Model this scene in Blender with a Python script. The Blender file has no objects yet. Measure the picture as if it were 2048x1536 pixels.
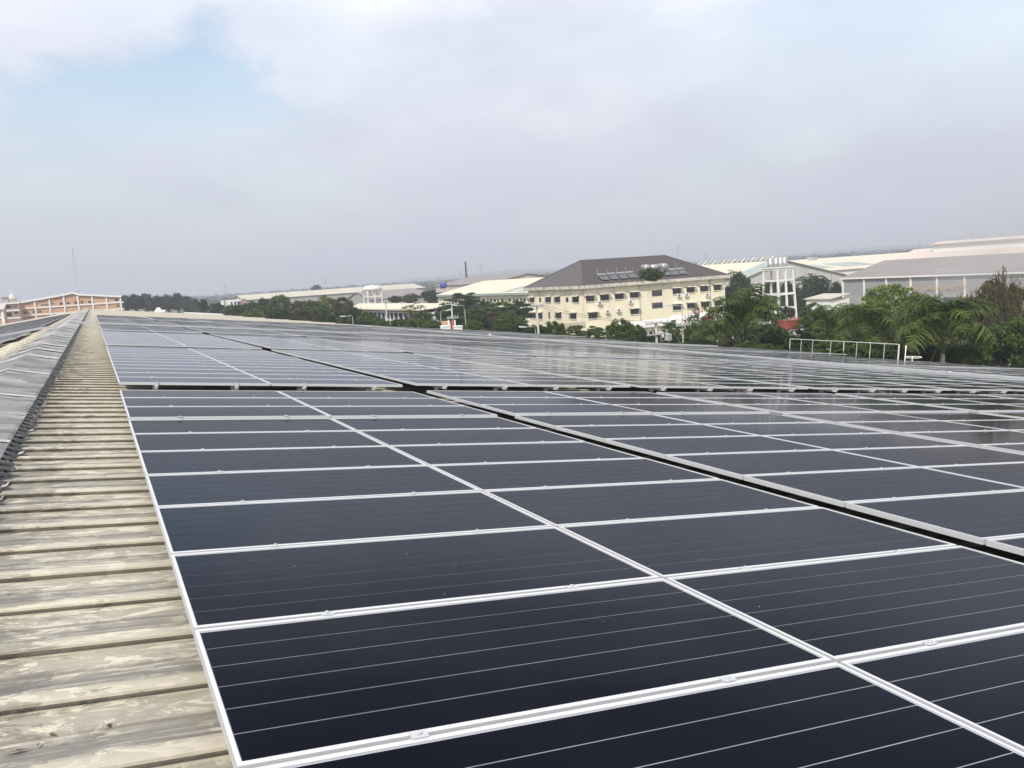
import bpy, math, random
import numpy as np
from mathutils import Vector, Matrix

random.seed(7)
rng = np.random.default_rng(7)
R = math.radians
scn = bpy.context.scene
COL = scn.collection

# ------------------------------------------------------------------ camera
FPX, YAW, PITCH, ROLL, AL, HPL, U0 = 1714.5, .44638, .12510, -.06622, .12371, 1.1221, -.3329
CAM = Vector((0, 0, 15.0))
_cy, _sy, _cp, _sp = math.cos(YAW), math.sin(YAW), math.cos(PITCH), math.sin(PITCH)
FW = Vector((_sy*_cp, _cy*_cp, -_sp))
_r = Vector((_cy, -_sy, 0)); _u = _r.cross(FW)
RT = _r*math.cos(ROLL) + _u*math.sin(ROLL)
UP = -_r*math.sin(ROLL) + _u*math.cos(ROLL)
cd = bpy.data.cameras.new('camera'); cam = bpy.data.objects.new('camera', cd); COL.objects.link(cam)
cd.sensor_fit = 'HORIZONTAL'; cd.sensor_width = 36.0; cd.lens = 36.0*FPX/2048
cd.clip_start = .05; cd.clip_end = 20000
cam.matrix_world = Matrix(((RT.x, UP.x, -FW.x, CAM.x), (RT.y, UP.y, -FW.y, CAM.y), (RT.z, UP.z, -FW.z, CAM.z), (0, 0, 0, 1)))
scn.camera = cam
scn.render.resolution_x, scn.render.resolution_y = 1024, 768

# ------------------------------------------------------------------ light
SUN_EL, SUN_AZ = R(50), R(226)
S = Vector((math.sin(SUN_AZ)*math.cos(SUN_EL), math.cos(SUN_AZ)*math.cos(SUN_EL), math.sin(SUN_EL)))
sl = bpy.data.lights.new('sun', 'SUN'); sl.energy = 3.4; sl.angle = R(.9); sl.color = (1, .94, .85)
so = bpy.data.objects.new('sun', sl); COL.objects.link(so); so.rotation_euler = S.to_track_quat('Z', 'Y').to_euler()
so.location = (0, 0, 60)
wd = bpy.data.worlds.new('World'); scn.world = wd; wd.use_nodes = True
nt = wd.node_tree; N = nt.nodes; N.clear()
def wn(t, **k):
    n = N.new(t)
    for a, b in k.items(): setattr(n, a, b)
    return n
def wl(a, b): nt.links.new(a, b)
sky = wn('ShaderNodeTexSky', sky_type='NISHITA', sun_disc=False, sun_elevation=SUN_EL, sun_rotation=SUN_AZ)
sky.air_density = 1.4; sky.dust_density = 1.6; sky.ozone_density = 1.5
bg1 = wn('ShaderNodeBackground'); bg1.inputs[1].default_value = .14
bg2 = wn('ShaderNodeBackground'); bg2.inputs[1].default_value = 1.0
mix = wn('ShaderNodeMixShader'); out = wn('ShaderNodeOutputWorld')
tc = wn('ShaderNodeTexCoord'); sep = wn('ShaderNodeSeparateXYZ'); wl(tc.outputs['Generated'], sep.inputs[0])
def wmath(op, a, b=None, c=None, clamp=False):
    n = wn('ShaderNodeMath', operation=op, use_clamp=clamp)
    for i, v in enumerate((a, b, c)):
        if v is None: continue
        if isinstance(v, (int, float)): n.inputs[i].default_value = v
        else: wl(v, n.inputs[i])
    return n.outputs[0]
zz = wmath('ADD', wmath('MAXIMUM', sep.outputs[2], 0), .34)
cmb = wn('ShaderNodeCombineXYZ')
wl(wmath('DIVIDE', sep.outputs[0], zz), cmb.inputs[0]); wl(wmath('DIVIDE', sep.outputs[1], zz), cmb.inputs[1])
def wnoise(scale, detail, rough, off, dist=.3):
    mp = wn('ShaderNodeMapping'); mp.inputs['Location'].default_value = off; wl(cmb.outputs[0], mp.inputs[0])
    n = wn('ShaderNodeTexNoise'); n.inputs['Scale'].default_value = scale; n.inputs['Detail'].default_value = detail
    n.inputs['Roughness'].default_value = rough; n.inputs['Distortion'].default_value = dist; wl(mp.outputs[0], n.inputs[0])
    return n.outputs['Fac']
def wramp(fac, *st):
    n = wn('ShaderNodeValToRGB'); cr = n.color_ramp
    while len(cr.elements) < len(st): cr.elements.new(.5)
    for e, (p, c) in zip(cr.elements, st): e.position = p; e.color = (*c, 1) if len(c) == 3 else c
    wl(fac, n.inputs[0]); return n.outputs[0]
SKYOFF = (3.1, 1.7, 0)
n1 = wnoise(.9, 7, .52, SKYOFF); n2 = wnoise(.75, 4, .5, (8.3, 4.2, 2.0)); n3 = wnoise(2.6, 7, .58, (1.3, 9.2, 5.0))
# cloud brightness: wide soft grey and white masses with a little fine structure
val = wmath('ADD', wmath('MULTIPLY', n2, .62), wmath('MULTIPLY', n3, .38))
ccol = wramp(val, (.34, (.50, .525, .61)), (.46, (.63, .655, .74)), (.55, (.76, .785, .86)), (.66, (.92, .935, .98)))
hz = wramp(sep.outputs[2], (.0, (1, 1, 1)), (.10, (.8, .8, .8)), (.30, (0, 0, 0)))     # low haze layer swallows structure towards the horizon
mx = wn('ShaderNodeMix', data_type='RGBA'); wl(hz, mx.inputs[0]); wl(ccol, mx.inputs[6]); mx.inputs[7].default_value = (.475, .498, .575, 1)
wl(mx.outputs[2], bg2.inputs[0])
cov = wramp(n1, (.35, (.62, .62, .62)), (.50, (.97, .97, .97)))
# one clear gap between the clouds, ragged at its rim
_d = (RT*((325-1024)/FPX)+UP*((768-190)/FPX)+FW).normalized()
gap = wn('ShaderNodeVectorMath', operation='DISTANCE'); wl(cmb.outputs[0], gap.inputs[0]); gap.inputs[1].default_value = (_d.x/(_d.z+.34), _d.y/(_d.z+.34), 0)
rag = wmath('MULTIPLY_ADD', n3, 1.1, wmath('MULTIPLY_ADD', n1, .9, gap.outputs['Value']))
clear = wramp(wmath('MULTIPLY', rag, .5), (.515, (.08, .08, .08)), (.60, (1, 1, 1)))
cov = wmath('MULTIPLY', cov, clear)
covh = wmath('MAXIMUM', cov, hz)
wl(sky.outputs[0], bg1.inputs[0]); wl(covh, mix.inputs[0]); wl(bg1.outputs[0], mix.inputs[1]); wl(bg2.outputs[0], mix.inputs[2])
wl(mix.outputs[0], out.inputs[0])
vs = scn.view_settings
vs.view_transform = 'Standard'; vs.look = 'None'; vs.exposure = .34; vs.gamma = 1; vs.use_curve_mapping = False
cy = scn.cycles; cy.max_bounces = 6; cy.diffuse_bounces = 2; cy.glossy_bounces = 3; cy.transmission_bounces = 4; cy.volume_bounces = 0
cy.transparent_max_bounces = 6

# ------------------------------------------------------------------ picture <-> place
def ray(px, py): return RT*((px-1024)/FPX) + UP*((768-py)/FPX) + FW
def at(px, py, dep): return CAM + ray(px, py)*dep
def proj(P):
    d = Vector(P) - CAM; z = d.dot(FW)
    return (1024+FPX*d.dot(RT)/z, 768-FPX*d.dot(UP)/z, z)
def _lin(P0, D, axis, k):          # t such that P0+D*t projects to slope k on axis
    d = Vector(P0)-CAM
    return -(d.dot(axis)-k*d.dot(FW))/(D.dot(axis)-k*D.dot(FW))
def xat(px, y, z): return _lin((0, y, z), Vector((1, 0, 0)), RT, (px-1024)/FPX)
def yat(px, x, z): return _lin((x, 0, z), Vector((0, 1, 0)), RT, (px-1024)/FPX)
def zat(py, x, y): return _lin((x, y, 0), Vector((0, 0, 1)), UP, (768-py)/FPX)
DU = Vector((math.cos(AL), 0, -math.sin(AL))); NN = Vector((math.sin(AL), 0, math.cos(AL)))
OO = CAM - NN*HPL - DU*U0
def W(u, v, off=0): return OO + DU*u + NN*off + Vector((0, v, 0))
U_R, D_OFF, U_E, V0, V1 = -1.55, -.18, 43.6, -4.0, 225.0
APEX = W(U_R, 0, D_OFF)
DUL = Vector((-DU.x, 0, DU.z)); NL = Vector((-NN.x, 0, NN.z))
def WL(s, v, off=0): return Vector((APEX.x, v, APEX.z)) + DUL*s + NL*off     # left slope: s metres down from the ridge

# ------------------------------------------------------------------ things, parts
ORG = {}
def tag(o, label=None, cat=None, group=None, kind=None):
    if label: o['label'] = label
    if cat: o['category'] = cat
    if group: o['group'] = group
    if kind: o['kind'] = kind
    return o
def thing(name, loc, label, cat, group=None):
    o = bpy.data.objects.new(name, None); COL.objects.link(o); o.location = loc; o.empty_display_size = .3
    ORG[o.name] = Vector(loc); return tag(o, label, cat, group)
class MB:
    def __init__(s): s.v = []; s.f = []; s.m = []
    def add(s, vs, fs, m=0):
        b = len(s.v); s.v += [tuple(p) for p in vs]; s.f += [tuple(i+b for i in f) for f in fs]; s.m += [m]*len(fs); return s
    def box(s, x0, y0, z0, x1, y1, z1, m=0):
        return s.add([(x0, y0, z0), (x1, y0, z0), (x1, y1, z0), (x0, y1, z0), (x0, y0, z1), (x1, y0, z1), (x1, y1, z1), (x0, y1, z1)],
                     [(3, 2, 1, 0), (4, 5, 6, 7), (0, 1, 5, 4), (1, 2, 6, 5), (2, 3, 7, 6), (3, 0, 4, 7)], m)
    def hexa(s, b, t, m=0):       # two 4-point rings, bottom and top
        return s.add(list(b)+list(t), [(3, 2, 1, 0), (4, 5, 6, 7), (0, 1, 5, 4), (1, 2, 6, 5), (2, 3, 7, 6), (3, 0, 4, 7)], m)
    def quad(s, a, b, c, d, m=0): return s.add([a, b, c, d], [(0, 1, 2, 3)], m)
    def tri(s, a, b, c, m=0): return s.add([a, b, c], [(0, 1, 2)], m)
    def tube(s, pts, r, n=6, m=0, cap=True):
        pts = [Vector(p) for p in pts]; rr = r if isinstance(r, (list, tuple)) else [r]*len(pts); vs = []
        for i, p in enumerate(pts):
            d = (pts[min(i+1, len(pts)-1)]-pts[max(i-1, 0)]).normalized()
            a = d.orthogonal().normalized() if abs(d.z) < .9 else (Vector((1, 0, 0))-d*d.x).normalized()
            if abs(d.z) < .9: a = Vector((0, 0, 1)).cross(d).normalized()
            b = d.cross(a)
            for k in range(n):
                t = 2*math.pi*k/n; vs.append(p+a*(rr[i]*math.cos(t))+b*(rr[i]*math.sin(t)))
        fs = [(i*n+k, i*n+(k+1) % n, (i+1)*n+(k+1) % n, (i+1)*n+k) for i in range(len(pts)-1) for k in range(n)]
        if cap: fs += [tuple(range(n-1, -1, -1)), tuple((len(pts)-1)*n+k for k in range(n))]
        return s.add(vs, fs, m)
    def lathe(s, c, prof, n=16, m=0, axis='z'):
        vs = []
        for r, h in prof:
            for k in range(n):
                t = 2*math.pi*k/n; a, b = r*math.cos(t), r*math.sin(t)
                p = {'z': (a, b, h), 'x': (h, a, b), 'y': (a, h, b)}[axis]; vs.append((c[0]+p[0], c[1]+p[1], c[2]+p[2]))
        L = len(prof)
        return s.add(vs, [(i*n+k, i*n+(k+1) % n, (i+1)*n+(k+1) % n, (i+1)*n+k) for i in range(L-1) for k in range(n)], m)
    def mesh(s, name, mats, o=Vector((0, 0, 0)), smooth=False):
        me = bpy.data.meshes.new(name)
        me.from_pydata([(p[0]-o[0], p[1]-o[1], p[2]-o[2]) for p in s.v], [], s.f)
        for mt in (mats if isinstance(mats, (list, tuple)) else [mats]): me.materials.append(mt)
        if any(s.m): me.polygons.foreach_set('material_index', s.m)
        if smooth: me.polygons.foreach_set('use_smooth', [True]*len(s.f))
        me.update(); return me
    def build(s, name, mats, parent=None, smooth=False, base=None):
        o_ = ORG[parent.name] if parent is not None else (Vector(base) if base is not None else Vector((0, 0, 0)))
        o = bpy.data.objects.new(name, s.mesh(name, mats, o_, smooth)); COL.objects.link(o)
        if parent is not None: o.parent = parent
        else: o.location = o_
        ORG[o.name] = o_; return o
def link(name, me, parent=None, loc=(0, 0, 0), rot=None, scale=None):
    o = bpy.data.objects.new(name, me); COL.objects.link(o); o.location = loc
    if parent is not None: o.parent = parent
    if rot is not None: o.rotation_euler = rot
    if scale is not None: o.scale = scale
    return o
def copy_tree(root):               # a thing with copies of its parts and sub-parts
    r = root.copy(); COL.objects.link(r)
    for ch in root.children:
        c = ch.copy(); COL.objects.link(c); c.parent = r
        for g in ch.children:
            d = g.copy(); COL.objects.link(d); d.parent = c
    return r

# ------------------------------------------------------------------ materials
def mat(name, col, rough=.7, metal=0., spec=.4, noise=0., nscale=1.0, stain=None, stain_amt=.0, stain_scale=.6, bump=0., bscale=8., stretch=(1, 1, 1)):
    m = bpy.data.materials.new(name); m.use_nodes = True; t = m.node_tree; n = t.nodes; b = n['Principled BSDF']
    b.inputs['Roughness'].default_value = rough; b.inputs['Metallic'].default_value = metal; b.inputs['Specular IOR Level'].default_value = spec
    b.inputs['Base Color'].default_value = (*col, 1)
    g = n.new('ShaderNodeNewGeometry'); mp = n.new('ShaderNodeMapping'); mp.inputs['Scale'].default_value = stretch
    t.links.new(g.outputs['Position'], mp.inputs[0])
    cur = None
    if noise:
        x = n.new('ShaderNodeTexNoise'); x.inputs['Scale'].default_value = nscale; x.inputs['Detail'].default_value = 6; x.inputs['Roughness'].default_value = .65
        t.links.new(mp.outputs[0], x.inputs[0])
        r = n.new('ShaderNodeValToRGB'); e = r.color_ramp.elements
        e[0].position = .3; e[0].color = (*[c*(1-noise) for c in col], 1); e[1].position = .7; e[1].color = (*[min(1, c*(1+noise)) for c in col], 1)
        t.links.new(x.outputs['Fac'], r.inputs[0]); cur = r.outputs[0]
    if stain:
        x = n.new('ShaderNodeTexNoise'); x.inputs['Scale'].default_value = stain_scale; x.inputs['Detail'].default_value = 8; x.inputs['Roughness'].default_value = .7
        t.links.new(mp.outputs[0], x.inputs[0])
        r = n.new('ShaderNodeValToRGB'); e = r.color_ramp.elements
        e[0].position = .66-.3*stain_amt; e[0].color = (0, 0, 0, 1); e[1].position = .80-.3*stain_amt; e[1].color = (1, 1, 1, 1); t.links.new(x.outputs['Fac'], r.inputs[0])
        k = n.new('ShaderNodeMix'); k.data_type = 'RGBA'; t.links.new(r.outputs[0], k.inputs[0])
        if cur: t.links.new(cur, k.inputs[6])
        else: k.inputs[6].default_value = (*col, 1)
        k.inputs[7].default_value = (*stain, 1); cur = k.outputs[2]
    if cur: t.links.new(cur, b.inputs['Base Color'])
    if bump:
        x = n.new('ShaderNodeTexNoise'); x.inputs['Scale'].default_value = bscale; x.inputs['Detail'].default_value = 5; t.links.new(mp.outputs[0], x.inputs[0])
        q = n.new('ShaderNodeBump'); q.inputs['Strength'].default_value = bump; q.inputs['Distance'].default_value = .05; t.links.new(x.outputs['Fac'], q.inputs['Height']); t.links.new(q.outputs[0], b.inputs['Normal'])
    return m
def solar_glass(name, col, refl=1.0):
    # anti-reflective textured glass: weak mirror near the normal, strong towards grazing, over a dark body
    m = bpy.data.materials.new(name); m.use_nodes = True; t = m.node_tree; n = t.nodes; n.clear()
    o = n.new('ShaderNodeOutputMaterial'); d = n.new('ShaderNodeBsdfDiffuse'); g = n.new('ShaderNodeBsdfGlossy'); mx = n.new('ShaderNodeMixShader')
    ge = n.new('ShaderNodeNewGeometry'); nz = n.new('ShaderNodeTexNoise'); nz.inputs['Scale'].default_value = 1.3; nz.inputs['Detail'].default_value = 5
    t.links.new(ge.outputs['Position'], nz.inputs[0])
    r = n.new('ShaderNodeValToRGB'); e = r.color_ramp.elements; e[0].position = .3; e[1].position = .75
    e[0].color = (*[c*.85 for c in col], 1); e[1].color = (*[c*1.2+.002 for c in col], 1); t.links.new(nz.outputs['Fac'], r.inputs[0])
    # sparse dust specks
    sp = n.new('ShaderNodeTexVoronoi'); sp.inputs['Scale'].default_value = 5.; t.links.new(ge.outputs['Position'], sp.inputs[0])
    lt = n.new('ShaderNodeMath'); lt.operation = 'LESS_THAN'; lt.inputs[1].default_value = .022; t.links.new(sp.outputs['Distance'], lt.inputs[0])
    k = n.new('ShaderNodeMix'); k.data_type = 'RGBA'; t.links.new(lt.outputs[0], k.inputs[0]); t.links.new(r.outputs[0], k.inputs[6]); k.inputs[7].default_value = (.3, .29, .27, 1)
    t.links.new(k.outputs[2], d.inputs[0]); g.inputs['Color'].default_value = (.92, .94, 1, 1); g.inputs['Roughness'].default_value = .085
    # measured-looking reflectance curve of textured anti-reflective glass: low until about 70 degrees, then climbing to grazing
    f = n.new('ShaderNodeLayerWeight'); f.inputs['Blend'].default_value = .5
    cv = n.new('ShaderNodeValToRGB'); pts = ((0, .003), (.5, .006), (.60, .014), (.683, .048), (.787, .140), (.837, .170), (.887, .235), (.925, .46), (.965, .74), (1, .92))
    while len(cv.color_ramp.elements) < len(pts): cv.color_ramp.elements.new(.5)
    for e_, (p_, v_) in zip(cv.color_ramp.elements, pts): e_.position = p_; e_.color = (v_, v_, v_, 1)
    t.links.new(f.outputs['Facing'], cv.inputs[0])
    ml = n.new('ShaderNodeMath'); ml.operation = 'MULTIPLY'; ml.use_clamp = True; ml.inputs[1].default_value = refl; t.links.new(cv.outputs[0], ml.inputs[0])
    t.links.new(ml.outputs[0], mx.inputs[0]); t.links.new(d.outputs[0], mx.inputs[1]); t.links.new(g.outputs[0], mx.inputs[2]); t.links.new(mx.outputs[0], o.inputs[0])
    return m
def leafmat(name, col, var=.5, trans=.25):
    m = bpy.data.materials.new(name); m.use_nodes = True; t = m.node_tree; n = t.nodes; n.clear()
    o = n.new('ShaderNodeOutputMaterial'); d = n.new('ShaderNodeBsdfPrincipled'); d.inputs['Roughness'].default_value = .6; d.inputs['Specular IOR Level'].default_value = .25
    tr = n.new('ShaderNodeBsdfTranslucent'); mx = n.new('ShaderNodeMixShader'); mx.inputs[0].default_value = trans
    g = n.new('ShaderNodeNewGeometry'); oi = n.new('ShaderNodeObjectInfo')
    ad = n.new('ShaderNodeMath'); ad.operation = 'MULTIPLY_ADD'; ad.inputs[1].default_value = .6; t.links.new(g.outputs['Random Per Island'], ad.inputs[0])
    ml = n.new('ShaderNodeMath'); ml.operation = 'MULTIPLY'; ml.inputs[1].default_value = .4; t.links.new(oi.outputs['Random'], ml.inputs[0]); t.links.new(ml.outputs[0], ad.inputs[2])
    r = n.new('ShaderNodeValToRGB'); e = r.color_ramp.elements
    e[0].color = (*[c*(1-var) for c in col], 1); e[1].color = (col[0]*(1+var)+.012, col[1]*(1+var*.8)+.01, col[2]*(1+var*.3), 1)
    t.links.new(ad.outputs[0], r.inputs[0]); t.links.new(r.outputs[0], d.inputs['Base Color']); t.links.new(r.outputs[0], tr.inputs[0])
    t.links.new(mx.outputs[0], o.inputs[0]); t.links.new(d.outputs[0], mx.inputs[1]); t.links.new(tr.outputs[0], mx.inputs[2]); return m
PITCH_R, RIB0 = .49, 2.59
APEX_X = APEX.x
def deckmat():
    m = bpy.data.materials.new('weathered_roof_sheet'); m.use_nodes = True; t = m.node_tree; n = t.nodes; b = n['Principled BSDF']
    b.inputs['Roughness'].default_value = .55; b.inputs['Specular IOR Level'].default_value = .3
    g = n.new('ShaderNodeNewGeometry')
    def nz(scale, st, det=6, rg=.6, dist=0):
        mp = n.new('ShaderNodeMapping'); mp.inputs['Scale'].default_value = st; t.links.new(g.outputs['Position'], mp.inputs[0])
        x = n.new('ShaderNodeTexNoise'); x.inputs['Scale'].default_value = scale; x.inputs['Detail'].default_value = det; x.inputs['Roughness'].default_value = rg; x.inputs['Distortion'].default_value = dist
        t.links.new(mp.outputs[0], x.inputs[0]); return x.outputs['Fac']
    def rmp(f, *st):
        r = n.new('ShaderNodeValToRGB'); cr = r.color_ramp
        while len(cr.elements) < len(st): cr.elements.new(.5)
        for e, (p, c) in zip(cr.elements, st): e.position = p; e.color = (*c, 1)
        t.links.new(f, r.inputs[0]); return r.outputs[0]
    def mx(f, a, c):
        k = n.new('ShaderNodeMix'); k.data_type = 'RGBA'
        for i, v in ((0, f), (6, a), (7, c)):
            if isinstance(v, tuple): k.inputs[i].default_value = (*v, 1)
            elif isinstance(v, float): k.inputs[i].default_value = v
            else: t.links.new(v, k.inputs[i])
        return k.outputs[2]
    def mth(op, a, c=None):
        k = n.new('ShaderNodeMath'); k.operation = op
        for i, v in enumerate((a, c)):
            if v is None: continue
            if isinstance(v, (int, float)): k.inputs[i].default_value = v
            else: t.links.new(v, k.inputs[i])
        return k.outputs[0]
    base = rmp(nz(2.2, (1, 1, 1)), (.3, (.30, .274, .222)), (.7, (.41, .377, .305)))
    flake = rmp(nz(6.5, (.75, 1.5, 1), 9, .7, .9), (.515, (0, 0, 0)), (.555, (1, 1, 1)))
    c = mx(mth('MULTIPLY', flake, .85), base, (.66, .61, .49))
    soft = rmp(nz(22, (.5, 1.5, 1), 6, .75, .4), (.48, (0, 0, 0)), (.60, (1, 1, 1)))
    c = mx(mth('MULTIPLY', soft, .45), c, (.50, .465, .38))
    # grime collects along the lower side of each pan, in long streaks down the slope
    s = n.new('ShaderNodeSeparateXYZ'); t.links.new(g.outputs['Position'], s.inputs[0])
    fr = mth('FRACT', mth('DIVIDE', mth('SUBTRACT', s.outputs[1], RIB0-49), PITCH_R))
    band = rmp(fr, (.0, (.05, .05, .05)), (.08, (.1, .1, .1)), (.11, (1, 1, 1)), (.34, (.95, .95, .95)), (.52, (.25, .25, .25)), (.62, (.08, .08, .08)), (.85, (.05, .05, .05)))
    streak = rmp(nz(9, (.14, 3.6, 1), 9, .75, .3), (.40, (0, 0, 0)), (.54, (1, 1, 1)))
    c = mx(mth('MULTIPLY', mth('MULTIPLY', band, streak), .85), c, (.150, .145, .135))
    blot = rmp(nz(1.1, (.8, 1, 1), 6, .6), (.52, (0, 0, 0)), (.68, (1, 1, 1)))
    c = mx(mth('MULTIPLY', blot, .6), c, (.20, .195, .182))
    thin = rmp(fr, (.445, (0, 0, 0)), (.455, (1, 1, 1)), (.472, (1, 1, 1)), (.485, (0, 0, 0)))
    c = mx(mth('MULTIPLY', thin, .6), c, (.12, .11, .10))
    edge = rmp(fr, (.835, (0, 0, 0)), (.845, (1, 1, 1)), (.90, (.9, .9, .9)), (1.0, (.6, .6, .6)))
    c = mx(mth('MULTIPLY', edge, .6), c, (.56, .51, .41))
    # black mould that has washed out from under the ridge capping over the sheet ends
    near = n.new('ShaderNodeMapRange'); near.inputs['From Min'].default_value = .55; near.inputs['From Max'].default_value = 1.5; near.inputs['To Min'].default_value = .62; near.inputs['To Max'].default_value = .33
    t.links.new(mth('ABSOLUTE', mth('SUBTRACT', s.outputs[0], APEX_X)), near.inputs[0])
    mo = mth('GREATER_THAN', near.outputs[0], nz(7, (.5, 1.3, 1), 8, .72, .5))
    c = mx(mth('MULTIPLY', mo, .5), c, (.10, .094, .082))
    t.links.new(c, b.inputs['Base Color'])
    q = n.new('ShaderNodeBump'); q.inputs['Strength'].default_value = .25; q.inputs['Distance'].default_value = .01
    t.links.new(nz(14, (.6, 1, 1), 6, .7), q.inputs['Height']); t.links.new(q.outputs[0], b.inputs['Normal']); return m

M_deck = deckmat()
M_cap = mat('weathered_ridge_metal', (.20, .192, .188), .6, .05, .4, noise=.62, nscale=1.3, stain=(.46, .445, .425), stain_amt=.5, stain_scale=.9, bump=.2, bscale=2, stretch=(.8, 1.6, 1))
M_capworn = mat('worn_bright_metal', (.52, .51, .485), .5, .1, .5, noise=.3, nscale=6)
M_capdark = mat('shaded_flashing', (.040, .040, .038), .6, .1, noise=.6, nscale=9, stain=(.36, .34, .29), stain_amt=.22, stain_scale=9)  # near-black base puts the skirt's shade into its colour; pale flakes are stains
M_alu = mat('aluminium_frame', (.60, .61, .62), .42, .0, .5)
M_aluside = mat('rail_and_shaded_frame_side', (.57, .58, .59), .45, .25, .5)  # duller aluminium for fittings; on panel frame sides it stands in for shade
M_back = solar_glass('backsheet_under_glass', (.40, .42, .48), .9)
M_cell = solar_glass('solar_cells_under_glass', (.0034, .0040, .0092))
M_white = mat('white_paint', (.78, .77, .73), .6, noise=.08, nscale=.5, stain=(.42, .38, .32), stain_amt=.15, stain_scale=.7)
M_palewall = mat('pale_grey_cladding', (.53, .52, .49), .7, noise=.08, nscale=.4, stain=(.38, .36, .33), stain_amt=.2, stain_scale=.4, stretch=(1, 1, .3))
M_whiteclean = mat('white_trim', (.82, .80, .76), .6)
M_cream = mat('cream_render', (.86, .785, .59), .8, noise=.07, nscale=.35, stain=(.60, .54, .42), stain_amt=.32, stain_scale=.6, stretch=(1, 1, .25))
M_cornice = mat('stained_concrete_gutter', (.62, .58, .48), .8, noise=.25, nscale=1.2, stain=(.10, .095, .085), stain_amt=.5, stain_scale=1.5)
M_tile = mat('brown_grey_roof_tile', (.098, .085, .083), .75, noise=.18, nscale=2.5, bump=.5, bscale=5, stretch=(1, 1, 3))
M_glassw = mat('dark_window_glass', (.035, .04, .05), .12, spec=.6)
M_wframe = mat('window_frame', (.16, .15, .15), .5)
M_peach = mat('peach_wall', (.56, .345, .225), .8, noise=.08, nscale=.3)
M_peachd = mat('mauve_wall', (.36, .24, .21), .8, noise=.1, nscale=.3)
M_creamroof = mat('cream_metal_roof', (.64, .575, .44), .55, noise=.07, nscale=.3, stain=(.48, .42, .32), stain_amt=.1, stain_scale=.15, stretch=(1, .3, 1))
M_farroof = mat('pale_metal_roof', (.50, .46, .37), .6, noise=.1, nscale=.1)
M_pinkroof = mat('pinkish_metal_roof', (.56, .48, .42), .5, noise=.06, nscale=.2)
M_greyroof = mat('grey_brown_roof', (.235, .21, .20), .6, noise=.15, nscale=.35, stretch=(1, .25, 1))
M_greywall = mat('grey_cladding', (.31, .315, .32), .6, noise=.05, nscale=.6)
M_grey = mat('grey_concrete', (.36, .35, .33), .8, noise=.15, nscale=.6)
M_green = mat('green_translucent_sheet', (.31, .38, .345), .45, noise=.1, nscale=.5)
M_dark = mat('dark_opening', (.02, .02, .022), .9)
M_steel = mat('steel_tank', (.44, .43, .41), .35, .55, .5, noise=.12, nscale=1.5)
M_galv = mat('galvanised_steel', (.50, .51, .51), .5, .3, .5, noise=.12, nscale=2)
M_lamp = mat('dull_lamp_grey', (.36, .37, .37), .6)
M_pole = mat('concrete_pole', (.55, .53, .47), .8, noise=.12, nscale=2)
M_chim = mat('sooty_chimney', (.075, .08, .085), .8, noise=.2, nscale=.5)
M_blue = mat('blue_tank', (.02, .06, .26), .5)
M_red = mat('red_container_paint', (.30, .062, .048), .6, noise=.12, nscale=.8)
M_orange = mat('orange_paint', (.62, .36, .20), .6)
M_frp = mat('pale_walkway_grating', (.52, .58, .60), .5, noise=.1, nscale=2)
M_wire = mat('black_cable', (.03, .03, .03), .6)
M_gravel = mat('gravel_pile', (.17, .165, .165), .95, noise=.3, nscale=3, bump=.6, bscale=4)
M_ground = mat('scrub_ground', (.13, .125, .075), .95, noise=.4, nscale=.05, stain=(.055, .075, .03), stain_amt=.6, stain_scale=.012)
M_asph = mat('asphalt', (.06, .06, .062), .9, noise=.2, nscale=.5)
M_bark = mat('bark', (.12, .095, .07), .9, noise=.3, nscale=3)
M_palmtrunk = mat('palm_trunk', (.25, .23, .19), .85, noise=.25, nscale=4, stretch=(1, 1, 4))
L_mid = leafmat('mid_green_leaves', (.052, .098, .020)); L_dark = leafmat('dark_green_leaves', (.027, .056, .018)); L_brown = leafmat('olive_brown_leaves', (.068, .064, .030))
L_lime = leafmat('bright_green_leaves', (.125, .185, .030)); L_blue = leafmat('blue_green_leaves', (.024, .050, .030)); L_pink = leafmat('magenta_flowers', (.24, .03, .09)); L_yel = leafmat('orange_yellow_leaves', (.42, .20, .02), .3)
L_palm = leafmat('palm_leaflets', (.060, .104, .022), .75, .25); L_hill = leafmat('hill_wood', (.035, .055, .03), .5, 0)
M_hill = mat('hill_green', (.05, .075, .04), .95, noise=.4, nscale=.01)

# ------------------------------------------------------------------ ground, hills, haze
g = MB(); g.quad((-4000, -1500, 0), (5500, -1500, 0), (5500, 5500, 0), (-4000, 5500, 0))
tag(g.build('ground', M_ground), kind='structure')
rd = MB(); rd.quad((56, -40, .004), (66, -40, .004), (66, 400, .004), (56, 400, .004)); tag(rd.build('road', M_asph), kind='structure')
def hill_strip(name, dep, prof, thick, seed):
    # prof: list of (px, pixels above the horizon); a long ridge with real depth
    rr = random.Random(seed); m = MB(); rows = []; n = 90
    px0, px1 = prof[0][0], prof[-1][0]
    for i in range(n+1):
        px = px0+(px1-px0)*i/n
        for (a, ha), (b, hb) in zip(prof, prof[1:]):
            if a <= px <= b: h = ha+(hb-ha)*(px-a)/(b-a); break
        d = Vector(((px-1024)/FPX*RT.x+FW.x, (px-1024)/FPX*RT.y+FW.y, 0)); d.normalize()
        hh = 15+max(0, h+rr.uniform(-.8, .8))*dep/FPX
        rows.append([(d*(dep+k*thick)).to_tuple()[:2]+((0, hh*.7, hh, hh*.5, 0)[j]+0,) for j, k in enumerate((-.7, -.3, 0, .5, 1))])
    vs = [p for r_ in rows for p in r_]
    m.add(vs, [(i*5+j, (i+1)*5+j, (i+1)*5+j+1, i*5+j+1) for i in range(n) for j in range(4)])
    return tag(m.build(name, M_hill, smooth=True), kind='structure')
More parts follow.
